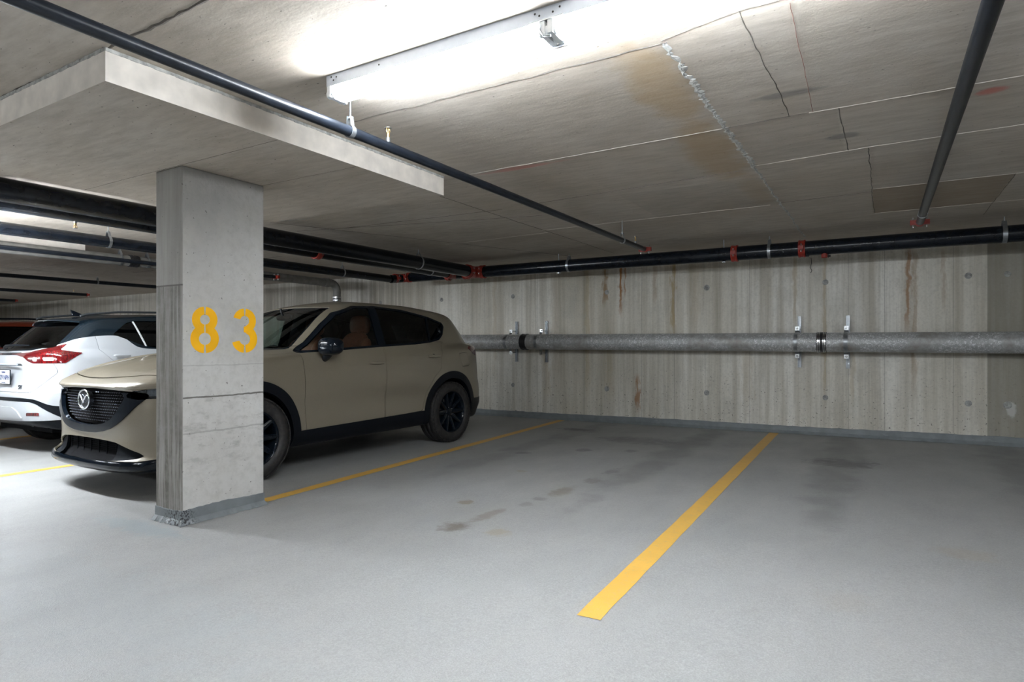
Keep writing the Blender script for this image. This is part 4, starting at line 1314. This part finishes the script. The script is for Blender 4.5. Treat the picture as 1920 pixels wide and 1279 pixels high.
    D2 = [(2.492, .40), (2.497, .80), (2.512, 1.30), (2.5, 1.63), (3.6, 1.6), (3.60, 1.25), (3.50, 1.16), (3.43, 1.0), (3.40, .90), (3.28, .80), (3.14, .62), (3.08, .42)]
    for D, nm in ((D1, 'front_door'), (D2, 'rear_door')):
        df = lambda x, s, z, D=D: np.maximum(sdpoly(D, s, z), np.maximum(.52 - np.abs(x), z - 1.16 - .03 * (s - 1.4)))
        d, body = panel(body, df, nm)
        for sg in (1, -1):
            h, _ = split(d, lambda x, s, z: x * sg * -1)
            od = emit(h, nm, M['beige'], root, F, 0, .012)
            sh, zh = ((2.355, .985) if nm == 'front_door' else (3.30, 1.045))
            mb = MB()
            xx = .885 if nm == 'front_door' else .878
            mb.blob((sg * (xx + .030), sh, zh), .011, .105, .017, 18, 8, 2.6)
            for e in (-.09, .09): mb.blob((sg * (xx + .015), sh + e, zh), .022, .018, .013, 10, 6, 2.4)
            mb.build('door_handle', M['beige'], od)
            mb = MB(); mb.blob((sg * (xx + .000), sh, zh - .004), .012, .052, .034, 16, 8, 2.0)
            mb.build('handle_cup', M['matte_black'], od)
    fu, body = panel(body, lambda x, s, z: np.maximum(sdpoly([(3.80, 1.065), (3.95, 1.075), (3.98, .93), (3.82, .92)], s, z, .012), .5 + x * 0 - x), 'fuel_flap')
    emit(fu, 'fuel_flap', M['beige'], root, F, 0, .01)
    tg, body = panel(body, lambda x, s, z: np.maximum(np.maximum(4.25 - s, np.abs(x) - .66), np.maximum(.62 - z, z - 1.6)), 'tailgate')
    emit(tg, 'tailgate', M['beige'], root, F, 0, .012)
    emit(body, 'body_shell', M['beige'], root, F, 0, .014)
    # inner lining of the whole shell so that gaps and windows show a solid interior
    inner = surface(F, 4.575, 1.0, 1.72, .045)
    _, inner = split(inner, lambda x, s, z: np.maximum(sdpoly(DLO, s, z, .004), .45 - np.abs(x)))
    _, inner = split(inner, lambda x, s, z: wsf(x, s, z) + .01)
    _, inner = split(inner, lambda x, s, z: bwf(x, s, z) + .01)
    _, inner = split(inner, lambda x, s, z: np.maximum(ring(.43, x, s, z), side(x, .3)))
    _, inner = split(inner, lambda x, s, z: np.maximum(z - .30, np.abs(x) - .6))
    _, inner = split(inner, lambda x, s, z: np.maximum(s - .55, z - .87))
    top, low = split(inner, lambda x, s, z: 1.30 - z)
    emit(low, 'inner_lining', M['cabin'], root, F, -.034)
    emit(top, 'headliner', M['headliner'], root, F, -.034)
    # wheel wells
    wells(root, (sF, sR), zw, .43, .50, .86)
    mb = MB(); mb.box(-.70, .70, .45, 4.3, .235, .30); mb.box(-.5, .5, .30, .6, .24, .5)
    mb.tube([(.45, 3.9, .28), (.50, 4.3, .27), (.50, 4.48, .27)], .035, 12)
    mb.build('underbody', M['liner'], root)
    # grille mesh: staggered small blades
    mb = MB()
    rows = 13; zt, zl = .818, .548
    for r in range(rows):
        z = zt - (zt - zl) * r / (rows - 1)
        n = 20
        for c in range(-n, n + 1):
            x = (c + (.5 if r % 2 else 0)) * .0295
            if sdpoly(GRI, np.array([x]), np.array([z]))[0] > -.012: continue
            s_ = .050 + float(np.interp(abs(x), [0, .25, .42, .56, .68], [0, .006, .02, .048, .10])) + .008
            w_ = .0078; h_ = .0062
            v = [(x - w_, s_ + .012, z), (x, s_ + .012, z + h_), (x + w_, s_ + .012, z), (x, s_ + .012, z - h_), (x - w_ * .55, s_ + .003, z), (x, s_ + .003, z + h_ * .7), (x + w_ * .55, s_ + .003, z), (x, s_ + .003, z - h_ * .7)]
            mb.add(v, [(4, 5, 6, 7), (0, 1, 5, 4), (1, 2, 6, 5), (2, 3, 7, 6), (3, 0, 4, 7)])
    gm = mb.build('grille_mesh', M['grille_stud'], root)
    # grille lattice frame lines
    # emblem: oval ring with spread wings
    eb = empty('emblem', (0, .018, .735)); eb.parent = root
    mb = MB()
    mb.tube([(.073 * math.cos(a), 0, .060 * math.sin(a) * 1.0) for a in [2 * PI * i / 40 for i in range(40)]], .0055, 10, closed=True)
    mb.build('emblem_ring', M['chrome'], eb)
    mb = MB(); mb.cyl((0, .004, 0), (0, .03, 0), .071, 32); 
    mb.v = [(a, b, c * .82) for a, b, c in mb.v]; mb.build('emblem_plate', M['dark_chrome'], eb)
    eb.scale = (1.26, 1.1, 1.26)
    mb = MB()
    mb.tube([(-.068, -.001, .018), (-.045, -.003, .028), (-.022, -.004, .012), (0, -.005, -.020), (.022, -.004, .012), (.045, -.003, .028), (.068, -.001, .018)], [.002, .0045, .006, .006, .006, .0045, .002], 8)
    mb.build('emblem_wing', M['chrome'], eb)
    # lower intake slats
    mb = MB()
    for i in range(8):
        z = .30 + i * .0155
        mb.tube([(x, .075 + float(np.interp(abs(x), [0, .25, .42, .56], [0, .006, .02, .048])), z) for x in np.linspace(-.40, .40, 15)], .0028, 6)
    for x in (-.38, -.25, -.13, 0, .13, .25, .38):
        s_ = .068 + float(np.interp(abs(x), [0, .25, .42, .56], [0, .006, .02, .048]))
        mb.box(x - .005, x + .005, s_, s_ + .04, .285, .425)
    mb.build('intake_slats', M['intake_black'], root)
    # mirrors
    for sg in (1, -1):
        mb = MB()
        mb.blob((sg * 1.005, 1.66, 1.155), .125, .085, .085, 22, 14, 2.8, shear=lambda x, y, z: (x, y + .10 * (x * sg) * .5, z * (1 - .5 * x * sg * 1.2)))
        mb.tube([(sg * .86, 1.70, 1.035), (sg * .93, 1.68, 1.055), (sg * .98, 1.67, 1.10)], [.035, .033, .04], 12)
        mr = mb.build('wing_mirror', M['gloss_black'], root)
        mb = MB(); mb.blob((sg * 1.0, 1.742, 1.165), .085, .010, .050, 18, 10, 3); mb.build('mirror_glass', M['chrome'], mr)
    # cabin
    for x in (-.38, .38):
        st = seat(root, x, 2.22, .58, M['leather'])
    mb = MB()
    mb.blob((0, 3.25, .66), .62, .26, .09, 24, 8, 3.4); mb.blob((0, 3.50, .95), .62, .08, .30, 24, 10, 3.4)
    for x in (-.38, .38): mb.blob((x, 3.55, 1.30), .12, .05, .08, 14, 8, 3)
    mb.build('rear_seat', M['cabin'], root)
    mb = MB(); mb.blob((0, 1.42, .95), .74, .26, .12, 28, 10, 3.0); mb.box(-.72, .72, 1.0, 1.5, .5, .92); mb.box(-.12, .12, 1.5, 2.5, .45, .78)
    mb.blob((0, 1.30, 1.05), .12, .03, .055, 12, 8, 3)
    mb.build('dashboard', M['cabin'], root)
    mb = MB(); c = Vector((.38, 1.72, .98))
    mb.tube([(c.x + .18 * math.cos(a), c.y - .07 * math.sin(a), c.z + .165 * math.sin(a)) for a in [2 * PI * i / 32 for i in range(32)]], .014, 8, closed=True)
    mb.tube([(c.x - .17, c.y, c.z), (c.x + .17, c.y, c.z)], .016, 8); mb.cyl((c.x, c.y - .02, c.z), (c.x, c.y - .18, c.z - .04), .04, 12)
    mb.build('steering_wheel', M['cabin'], root)
    mb = MB(); mb.blob((0, 1.90, 1.47), .12, .02, .035, 16, 8, 3); mb.cyl((0, 1.88, 1.49), (0, 1.86, 1.56), .012, 8)
    mb.build('rear_view_mirror', M['cabin'], root)
    # roof fin and wheels
    mb = MB(); mb.blob((0, 3.95, 1.60), .02, .09, .07, 12, 8, 2.0, shear=lambda x, y, z: (x, y + z * .5, z)); mb.build('roof_antenna', M['gloss_black'], root)
    for sg in (1, -1):
        wheel(root, sg * .80, sF, .365, sg, .365, .245, .225, 10, 'single', -.06)
        wheel(root, sg * .80, sR, .365, sg, .365, .245, .225, 10, 'single')
    root.scale = (1.03, 1.03, 1.03)
    root.rotation_euler = (math.atan(-.006), -math.atan(.0105), math.radians(-1.7))
    root.location = (-5.63, 2.50, fz(-5.63, 2.5))
    return root
build_suv()

# ------------------------------------------------------------------ cars parked nose in (seen from behind)
def text_mesh(txt, size, name, mat, parent, loc, rot, extrude=.001):
    cu = bpy.data.curves.new(name, 'FONT'); cu.body = txt; cu.size = size; cu.extrude = extrude; cu.align_x = 'CENTER'; cu.align_y = 'CENTER'
    tmp = bpy.data.objects.new(name, cu); COL.objects.link(tmp)
    dg = bpy.context.evaluated_depsgraph_get(); dg.update()
    me = bpy.data.meshes.new_from_object(tmp.evaluated_get(dg)); me.materials.clear(); me.materials.append(mat)
    bpy.data.objects.remove(tmp)
    o = bpy.data.objects.new(name, me); COL.objects.link(o); o.parent = parent; o.location = loc; o.rotation_euler = rot
    return o

def build_hatch(full, Xc, Yr, label, ang=0.0, paint='white', upper='roof_black', res=.026, sc=1.0):
    L = 4.42
    P = dict(
        W=[(0, .76), (.4, .84), (.9, .875), (2.2, .88), (3.3, .892), (3.65, .905), (4.0, .900), (4.25, .875), (4.42, .84)],
        pz=[(.2, -.08), (.4, -.035), (.55, -.02), (.7, -.006), (.85, 0), (.95, -.004), (1.05, -.02), (1.15, -.045), (1.28, -.09)],
        s0=[(.2, .06), (.4, .0), (.7, .03), (.9, .12), (1.0, .3), (1.2, .8)],
        planf=[(0, 0), (.4, .05), (.6, .14), (.75, .30), (.86, .55), (.95, .9)],
        planr=[(0, 0), (.4, .015), (.6, .05), (.72, .11), (.80, .18), (.86, .30), (.90, .50), (1.1, 1.6)],
        sr=[(.25, 4.30), (.38, 4.385), (.5, 4.415), (.62, 4.42), (.68, 4.415), (.74, 4.37), (.85, 4.345), (1.0, 4.34), (1.12, 4.325), (1.2, 4.27), (1.3, 4.15)],
        hood=[(0, .80), (.15, .93), (.5, 1.03), (1.0, 1.10), (1.6, 1.15), (3.0, 1.19), (3.8, 1.23), (4.2, 1.22), (4.42, 1.15)],
        crown=[(0, 0), (.5, .02), (.75, .05), (.85, .08), (.95, .14)],
        bot=[(0, .2), (.6, .23), (3.6, .25), (4.1, .27), (4.42, .38)],
        wg=[(.9, .87), (1.1, .86), (1.2, .84), (1.35, .785), (1.5, .715), (1.58, .66), (1.66, .58)],
        gplan=[(1.0, .08), (1.8, .02), (2.4, 0), (3.2, .0), (3.7, .02), (4.1, .06), (4.4, .13)],
        sw=[(.9, .7), (1.1, 1.05), (1.3, 1.38), (1.5, 1.78), (1.6, 2.1), (1.7, 2.4)],
        wck=[(1.0, 1.0), (1.6, .5)],
        roof=[(1.0, 1.5), (1.9, 1.61), (2.3, 1.645), (2.8, 1.652), (3.4, 1.612), (3.8, 1.57), (4.1, 1.54), (4.4, 1.50)],
        sb=[(1.0, 4.34), (1.14, 4.30), (1.2, 4.25), (1.35, 4.09), (1.48, 3.94), (1.54, 3.86), (1.65, 3.70)],
        wc=.30, bc=.13, kt=.06, ka=.05, kr=.07, rc=.035)
    F = car_field(P)
    root = empty('car', (Xc, Yr + L, 0), 0, label, 'car')
    body = surface(F, L, .97, 1.70, res)
    sF, sR, R = .89, 3.57, .335
    zw = R
    ring = lambda r, x, s, z: np.minimum(np.hypot(s - sF, z - zw), np.hypot(s - sR, z - zw)) - r
    _, body = split(body, lambda x, s, z: np.maximum(ring(.385, x, s, z), .42 - np.abs(x)))
    _, body = split(body, lambda x, s, z: np.maximum(np.maximum(z - .30, np.abs(x) - .72), np.maximum(.3 - s, s - 4.2)))
    u = lambda x, s: np.abs(x) + (L - s)
    zsh = pchip([(0, 1.165), (.58, 1.17), (.8, 1.20), (1.07, 1.255), (1.22, 1.30), (1.45, 1.335), (1.62, 1.345), (1.72, 1.335), (1.98, 1.20), (2.1, 1.185), (5.6, 1.14)])
    WIN = [(.86, 1.36), (1.03, 1.50), (1.16, 1.535), (1.6, 1.545), (2.2, 1.53), (2.6, 1.46), (3.05, 1.22), (3.0, 1.18), (1.32, 1.20), (1.18, 1.225)]
    win, body = split(body, lambda x, s, z: np.maximum(sdpoly(WIN, L - s, z), .5 - np.abs(x)))
    wa, wb_ = split(win, lambda x, s, z: (L - s) - 1.165 - .30 * (1.36 - z))
    wc, wd = split(split(wb_, lambda x, s, z: (L - s) - 1.165 - .30 * (1.36 - z) - .016)[1], lambda x, s, z: (L - s) - 2.05)
    ch, _ = split(wb_, lambda x, s, z: (L - s) - 1.165 - .30 * (1.36 - z) - .016)
    _, wb_ = split(wb_, lambda x, s, z: (L - s) - 1.165 - .30 * (1.36 - z) - .016)
    if full:
        for sg in (1, -1):
            h, _ = split(ch, lambda x, s, z: x * sg); emit(h, 'window_strip', M['lamp_white'], root, F, .002, .01)
    for nm, g in (('quarter_window', wa), ('side_window', wc), ('side_window', wd)):
        for sg in (1, -1):
            h, _ = split(g, lambda x, s, z: x * sg); emit(h, nm, M['glass_dark'], root, F, -.008, .012)
    rgf = lambda x, s, z: np.maximum(np.maximum(np.abs(x) - .66 + .30 * np.clip(z - 1.2, 0, 1), 1.195 - z), np.maximum(z - 1.515, 3.6 - s))
    rg, body = split(body, rgf)
    emit(rg, 'rear_window', M['glass_dark'], root, F, -.004, .015)
    wsf = lambda x, s, z: np.maximum(np.maximum(np.abs(x) - .66 + .25 * (z - 1.12), 1.12 - z), np.maximum(z - 1.57, s - 2.2))
    ws, body = split(body, wsf)
    emit(ws, 'windscreen', M['glass_dark'], root, F, -.006, .012)
    if full:
        TLp = [(.22, 1.128), (.60, 1.140), (.85, 1.180), (1.125, 1.238), (1.06, 1.185), (1.09, 1.165), (1.34, 1.135), (1.17, 1.030), (.70, 1.030), (.60, 1.055), (.50, 1.10)]
    else:
        TLp = [(.55, 1.15), (1.15, 1.15), (1.20, .90), (.62, .92)]
    tl, body = split(body, lambda x, s, z: np.maximum(sdpoly(TLp, u(x, s), z, .004), 3.4 - s))
    for sg in (1, -1):
        h, _ = split(tl, lambda x, s, z: x * sg)
        lp = emit(h, 'tail_light', M['lamp_red'], root, F, .006, .03)
        if full and lp:
            for (a, b, c, d, mt) in ((.70, .775, 1.048, 1.092, 'lamp_white'), (.86, 1.03, 1.052, 1.092, 'lamp_white')):
                w_, _ = split(h, lambda x, s, z: np.maximum(np.maximum(a - u(x, s), u(x, s) - b), np.maximum(c - z, z - d + .0)))
                emit(w_, 'reversing_lens', M[mt], lp, F, .0085, .004)
    if full:
        st, body = split(body, lambda x, s, z: np.maximum(np.maximum(np.abs(x) - .32, 1.118 - z), np.maximum(z - 1.145, 3.9 - s)))
        emit(st, 'tailgate_strip', M['gloss_black'], root, F, .004, .01)
        topc = pchip([(0, .648), (.5, .646), (.74, .634), (1.06, .555), (1.3, .54), (2, .54)])
        LW = [(-.1, .608), (.70, .600), (.80, .575), (1.16, .408), (1.14, .398), (-.1, .385)]
        lw, body = split(body, lambda x, s, z: np.maximum(sdpoly(LW, u(x, s), z), 3.9 - s))
        bk, body = split(body, lambda x, s, z: np.maximum(z - topc(u(x, s)), 3.9 - s))
        emit(bk, 'bumper_trim', M['matte_black'], root, F, -.008, .03)
        lwo = emit(lw, 'bumper_insert', M['white'], root, F, .010, .03)
        for sg in (1, -1):
            rf, _ = split(lw, lambda x, s, z: np.maximum(np.maximum(.66 - u(x, s), u(x, s) - .86), np.abs(z - .468) - .017))
            rf, _ = split(rf, lambda x, s, z: x * sg)
            emit(rf, 'reflector', M['lamp_red'], lwo, F, .014, .01)
        ins, _ = split(lw, lambda x, s, z: np.maximum(sdpoly([(-.1, .545), (.40, .54), (.50, .50), (.58, .42), (-.1, .41)], u(x, s), z), 3.9 - s))
        emit(ins, 'bumper_skid_plate', M['white'], lwo, F, .020, .012)
        cl, body = split(body, lambda x, s, z: np.maximum(ring(.455, x, s, z), .5 - np.abs(x)))
    else:
        cl, body = split(body, lambda x, s, z: np.maximum(ring(.45, x, s, z), .5 - np.abs(x)))
        bk, body = split(body, lambda x, s, z: np.maximum(z - .50, 3.9 - s)); emit(bk, 'bumper_trim', M['matte_black'], root, F, .0, .03)
    sl, body = split(body, lambda x, s, z: np.maximum(z - .38, .5 - np.abs(x)))
    for sg in (1, -1):
        for s_ in (0, 1):
            h, _ = split(cl, lambda x, s, z: np.maximum(x * sg, (s - 2.2) * (1 if s_ else -1)))
            emit(h, 'wheel_arch_trim', M['matte_black'], root, F, .005, .05)
        h, _ = split(sl, lambda x, s, z: x * sg)
        emit(h, 'sill_trim', M['matte_black'], root, F, .003, .03)
    G = .004
    if full:
        up, body = split(body, lambda x, s, z: zsh(u(x, s)) - z)
        emit(up, 'roof_shell', M[upper], root, F, 0, .012)
        TG = [(-.01, .705), (.61, .70), (.66, .72), (.93, .90), (.96, .93), (.90, 1.03), (.62, 1.17), (-.01, 1.16)]
        tg, body = split(body, lambda x, s, z: np.maximum(sdpoly(TG, np.abs(x) + .75 * np.clip(L - .08 - s, 0, 1), z) + G, 4.0 - s))
        _, body = split(body, lambda x, s, z: np.maximum(sdpoly(TG, np.abs(x) + .75 * np.clip(L - .08 - s, 0, 1), z), 4.0 - s))
        rc_, tg = split(tg, lambda x, s, z: sdpoly([(-.44, .76), (-.40, 1.0), (-.36, 1.02), (.36, 1.02), (.40, 1.0), (.44, .76), (.40, .745), (-.40, .745)], x, z))
        tgo = emit(tg, 'tailgate', M['white'], root, F, 0, .035)
        emit(rc_, 'plate_recess', M['white'], tgo, F, -.030, 0)
        DR = [(.665, 1.335), (.68, 1.18), (.80, 1.05), (.98, .93), (1.28, .86), (1.38, .40), (2.10, .40), (2.08, 1.4), (1.7, 1.6), (.7, 1.5)]
        d, body = split(body, lambda x, s, z: np.maximum(sdpoly(DR, L - s, z) + G, .5 - np.abs(x)))
        _, body = split(body, lambda x, s, z: np.maximum(sdpoly(DR, L - s, z), .5 - np.abs(x)))
        for sg in (1, -1):
            h, _ = split(d, lambda x, s, z: x * sg)
            do = emit(h, 'rear_door', M['white'], root, F, 0, .012)
            mb = MB(); mb.blob((-sg * .905, L - .90, 1.105), .014, .10, .016, 16, 8, 2.6); mb.build('door_handle', M['white'], do)
    emit(body, 'body_shell', M[paint], root, F, 0, .014)
    inner = surface(F, L, .97, 1.70, .06)
    _, inner = split(inner, lambda x, s, z: np.maximum(sdpoly(WIN, L - s, z), .45 - np.abs(x)))
    _, inner = split(inner, wsf); _, inner = split(inner, rgf)
    _, inner = split(inner, lambda x, s, z: np.maximum(ring(.41, x, s, z), .3 - np.abs(x)))
    _, inner = split(inner, lambda x, s, z: np.maximum(z - .32, np.abs(x) - .6))
    emit(inner, 'inner_lining', M['cabin'], root, F, -.045)
    wells(root, (sF, sR), zw, .40, .48, .84)
    mb = MB(); mb.box(-.68, .68, .5, 4.15, .24, .32)
    mb.build('underbody', M['liner'], root)
    mb = MB(); mb.cyl((-.55, 4.08, .33), (.45, 4.08, .33), .075, 20); mb.tube([(-.45, 4.1, .33), (-.48, 4.2, .34), (-.50, 4.27, .335)], .024, 12)
    mb.build('exhaust', M['rail_grey'], root)
    for sg in (1, -1):
        wheel(root, sg * .775, sF, zw, sg, R, .215, .205, 5, 'twin'); wheel(root, sg * .775, sR, zw, sg, R, .215, .205, 5, 'twin')
    # spoiler, aerial, rails
    mb = MB(); xs = np.linspace(-.60, .60, 25)
    for k, x in enumerate(xs):
        pass
    secs = []
    for x in xs:
        b = .25 + .13 * (abs(x) / .65) ** 2; zc = 1.566 - .035 * (x / .6) ** 2
        secs += [(x, 3.88 - b, zc + .020), (x, 4.10 - b, zc - .002), (x, 4.20 - b, zc - .022), (x, 4.205 - b, zc - .040), (x, 4.10 - b, zc - .048), (x, 3.95 - b, zc - .050)]
    fs = []
    for i in range(len(xs) - 1):
        for j in range(6): fs.append((6 * i + j, 6 * i + (j + 1) % 6, 6 * i + 6 + (j + 1) % 6, 6 * i + 6 + j))
    fs += [tuple(range(6)), tuple(reversed(range(6 * (len(xs) - 1), 6 * len(xs))))]
    mb.add(secs, fs, 0, False)
    sp = mb.build('roof_spoiler', M[upper if full else paint], root, bevel=.006)
    mb = MB()
    K = 12; prof = [(i / K, (1 - (i / K)) ** .7) for i in range(K + 1)]
    ys = 3.50; vs = []
    for (f, hgt) in prof:
        y = ys + .16 * (1 - f) ; 
        for q in (-1, 1): vs += [(q * .018 * (1 - .5 * hgt), y, 1.600), (q * .005, y + .02, 1.600 + .078 * hgt)]
    fs = []
    for i in range(K):
        a = 4 * i; fs += [(a, a + 1, a + 5, a + 4), (a + 2, a + 6, a + 7, a + 3), (a + 1, a + 3, a + 7, a + 5)]
    fs += [(0, 2, 3, 1)]
    mb.add(vs, fs, 0, True); mb.build('roof_antenna', M['gloss_black'], root)
    for sg in (1, -1):
        mb = MB()
        mb.tube([(sg * .60, 1.95, 1.60), (sg * .61, 2.1, 1.645), (sg * .60, 2.8, 1.662), (sg * .585, 3.4, 1.64), (sg * .57, 3.75, 1.60), (sg * .565, 3.82, 1.575)], .014, 10, sx=1.2)
        mb.build('roof_rail', M['rail_grey'] if full else M['matte_black'], root)
        mb = MB(); mb.blob((sg * .97, 1.45, 1.16), .11, .07, .075, 18, 12, 2.8); mb.tube([(sg * .84, 1.48, 1.08), (sg * .92, 1.46, 1.10)], .03, 10)
        mb.build('wing_mirror', M['gloss_black'] if full else M[paint], root)
        hx = MB(); hx.blob((sg * .58, .28, .80), .17, .10, .06, 16, 10, 2.6); hx.build('headlight', M['lamp_white'], root)
    if full:
        # rear wiper, plate, badges (the camera's right is local -x)
        mb = MB()
        mb.tube([(.02, 4.335, 1.205), (-.03, 4.345, 1.222), (-.20, 4.325, 1.232), (-.46, 4.285, 1.226)], [.022, .018, .013, .006], 10)
        mb.blob((.03, 4.33, 1.200), .035, .02, .022, 12, 8)
        mb.build('rear_wiper', M['matte_black'], root)
        pe = empty('licence_plate', (0, 4.352, .868)); pe.parent = root
        mb = MB(); mb.box(-.1625, .1625, 0, .006, -.082, .082); mb.build('plate_panel', M['plate_white'], pe, bevel=.003)
        mb = MB()
        for (a, b, c, d) in ((-.165, .165, .078, .085), (-.165, .165, -.085, -.078), (-.168, -.160, -.085, .085), (.160, .168, -.085, .085)): mb.box(a, b, -.001, .008, c, d)
        mb.build('plate_frame', M['gloss_black'], pe)
        rot = (PI / 2, 0, PI)
        text_mesh('Z29 NPH', .078, 'plate_number', M['plate_blue'], pe, (0, .008, -.008), rot)
        text_mesh('Québec', .030, 'plate_heading', M['plate_blue'], pe, (0, .008, .055), rot)
        text_mesh('Je me souviens', .016, 'plate_motto', M['plate_blue'], pe, (0, .008, -.064), rot)
        s_ = 4.345 - float(pchip(P['planr'])(.40)) + .004
        text_mesh('SV', .072, 'badge_letters', M['dark_chrome'], root, (-.42, s_ + .022, .757), (PI / 2, 0, PI + math.radians(3)), .004)
        mb = MB(); mb.tube([(x, 4.356, 1.012) for x in np.linspace(-.34, .34, 9)], .010, 8); mb.build('tailgate_grip', M['housing'], root)
    root.rotation_euler = (-math.atan(-.006), math.atan(.0105), PI + ang)
    root.location = (Xc, Yr + L * sc, fz(Xc, Yr + L * sc)); root.scale = (sc,) * 3
    return root
build_hatch(True, -8.65, 2.98, 'white hatchback with black roof, parked nose in left of the beige SUV')
build_hatch(False, -11.75, 2.6, 'orange red car mostly hidden behind the white hatchback at the left edge', 0, 'carred', 'carred', .045, 1.0)

# ------------------------------------------------------------------ camera, world, view
cam = bpy.data.cameras.new('camera'); co = bpy.data.objects.new('camera', cam); COL.objects.link(co)
co.location = (0, 0, H); co.rotation_euler = (PI / 2, 0, YAW)
cam.sensor_width = 36.0; cam.sensor_fit = 'HORIZONTAL'
cam.lens = 1150.0 / 1920 * 36; cam.shift_y = 4.5 / 1920; cam.clip_start = .02
scene.camera = co
w = bpy.data.worlds.new('world'); scene.world = w; w.use_nodes = True
w.node_tree.nodes['Background'].inputs[0].default_value = (.05, .05, .055, 1)
w.node_tree.nodes['Background'].inputs[1].default_value = .2
scene.view_settings.view_transform = 'Standard'; scene.view_settings.look = 'None'
scene.view_settings.gamma = 1; scene.view_settings.use_curve_mapping = False
scene.view_settings.exposure = 1.28
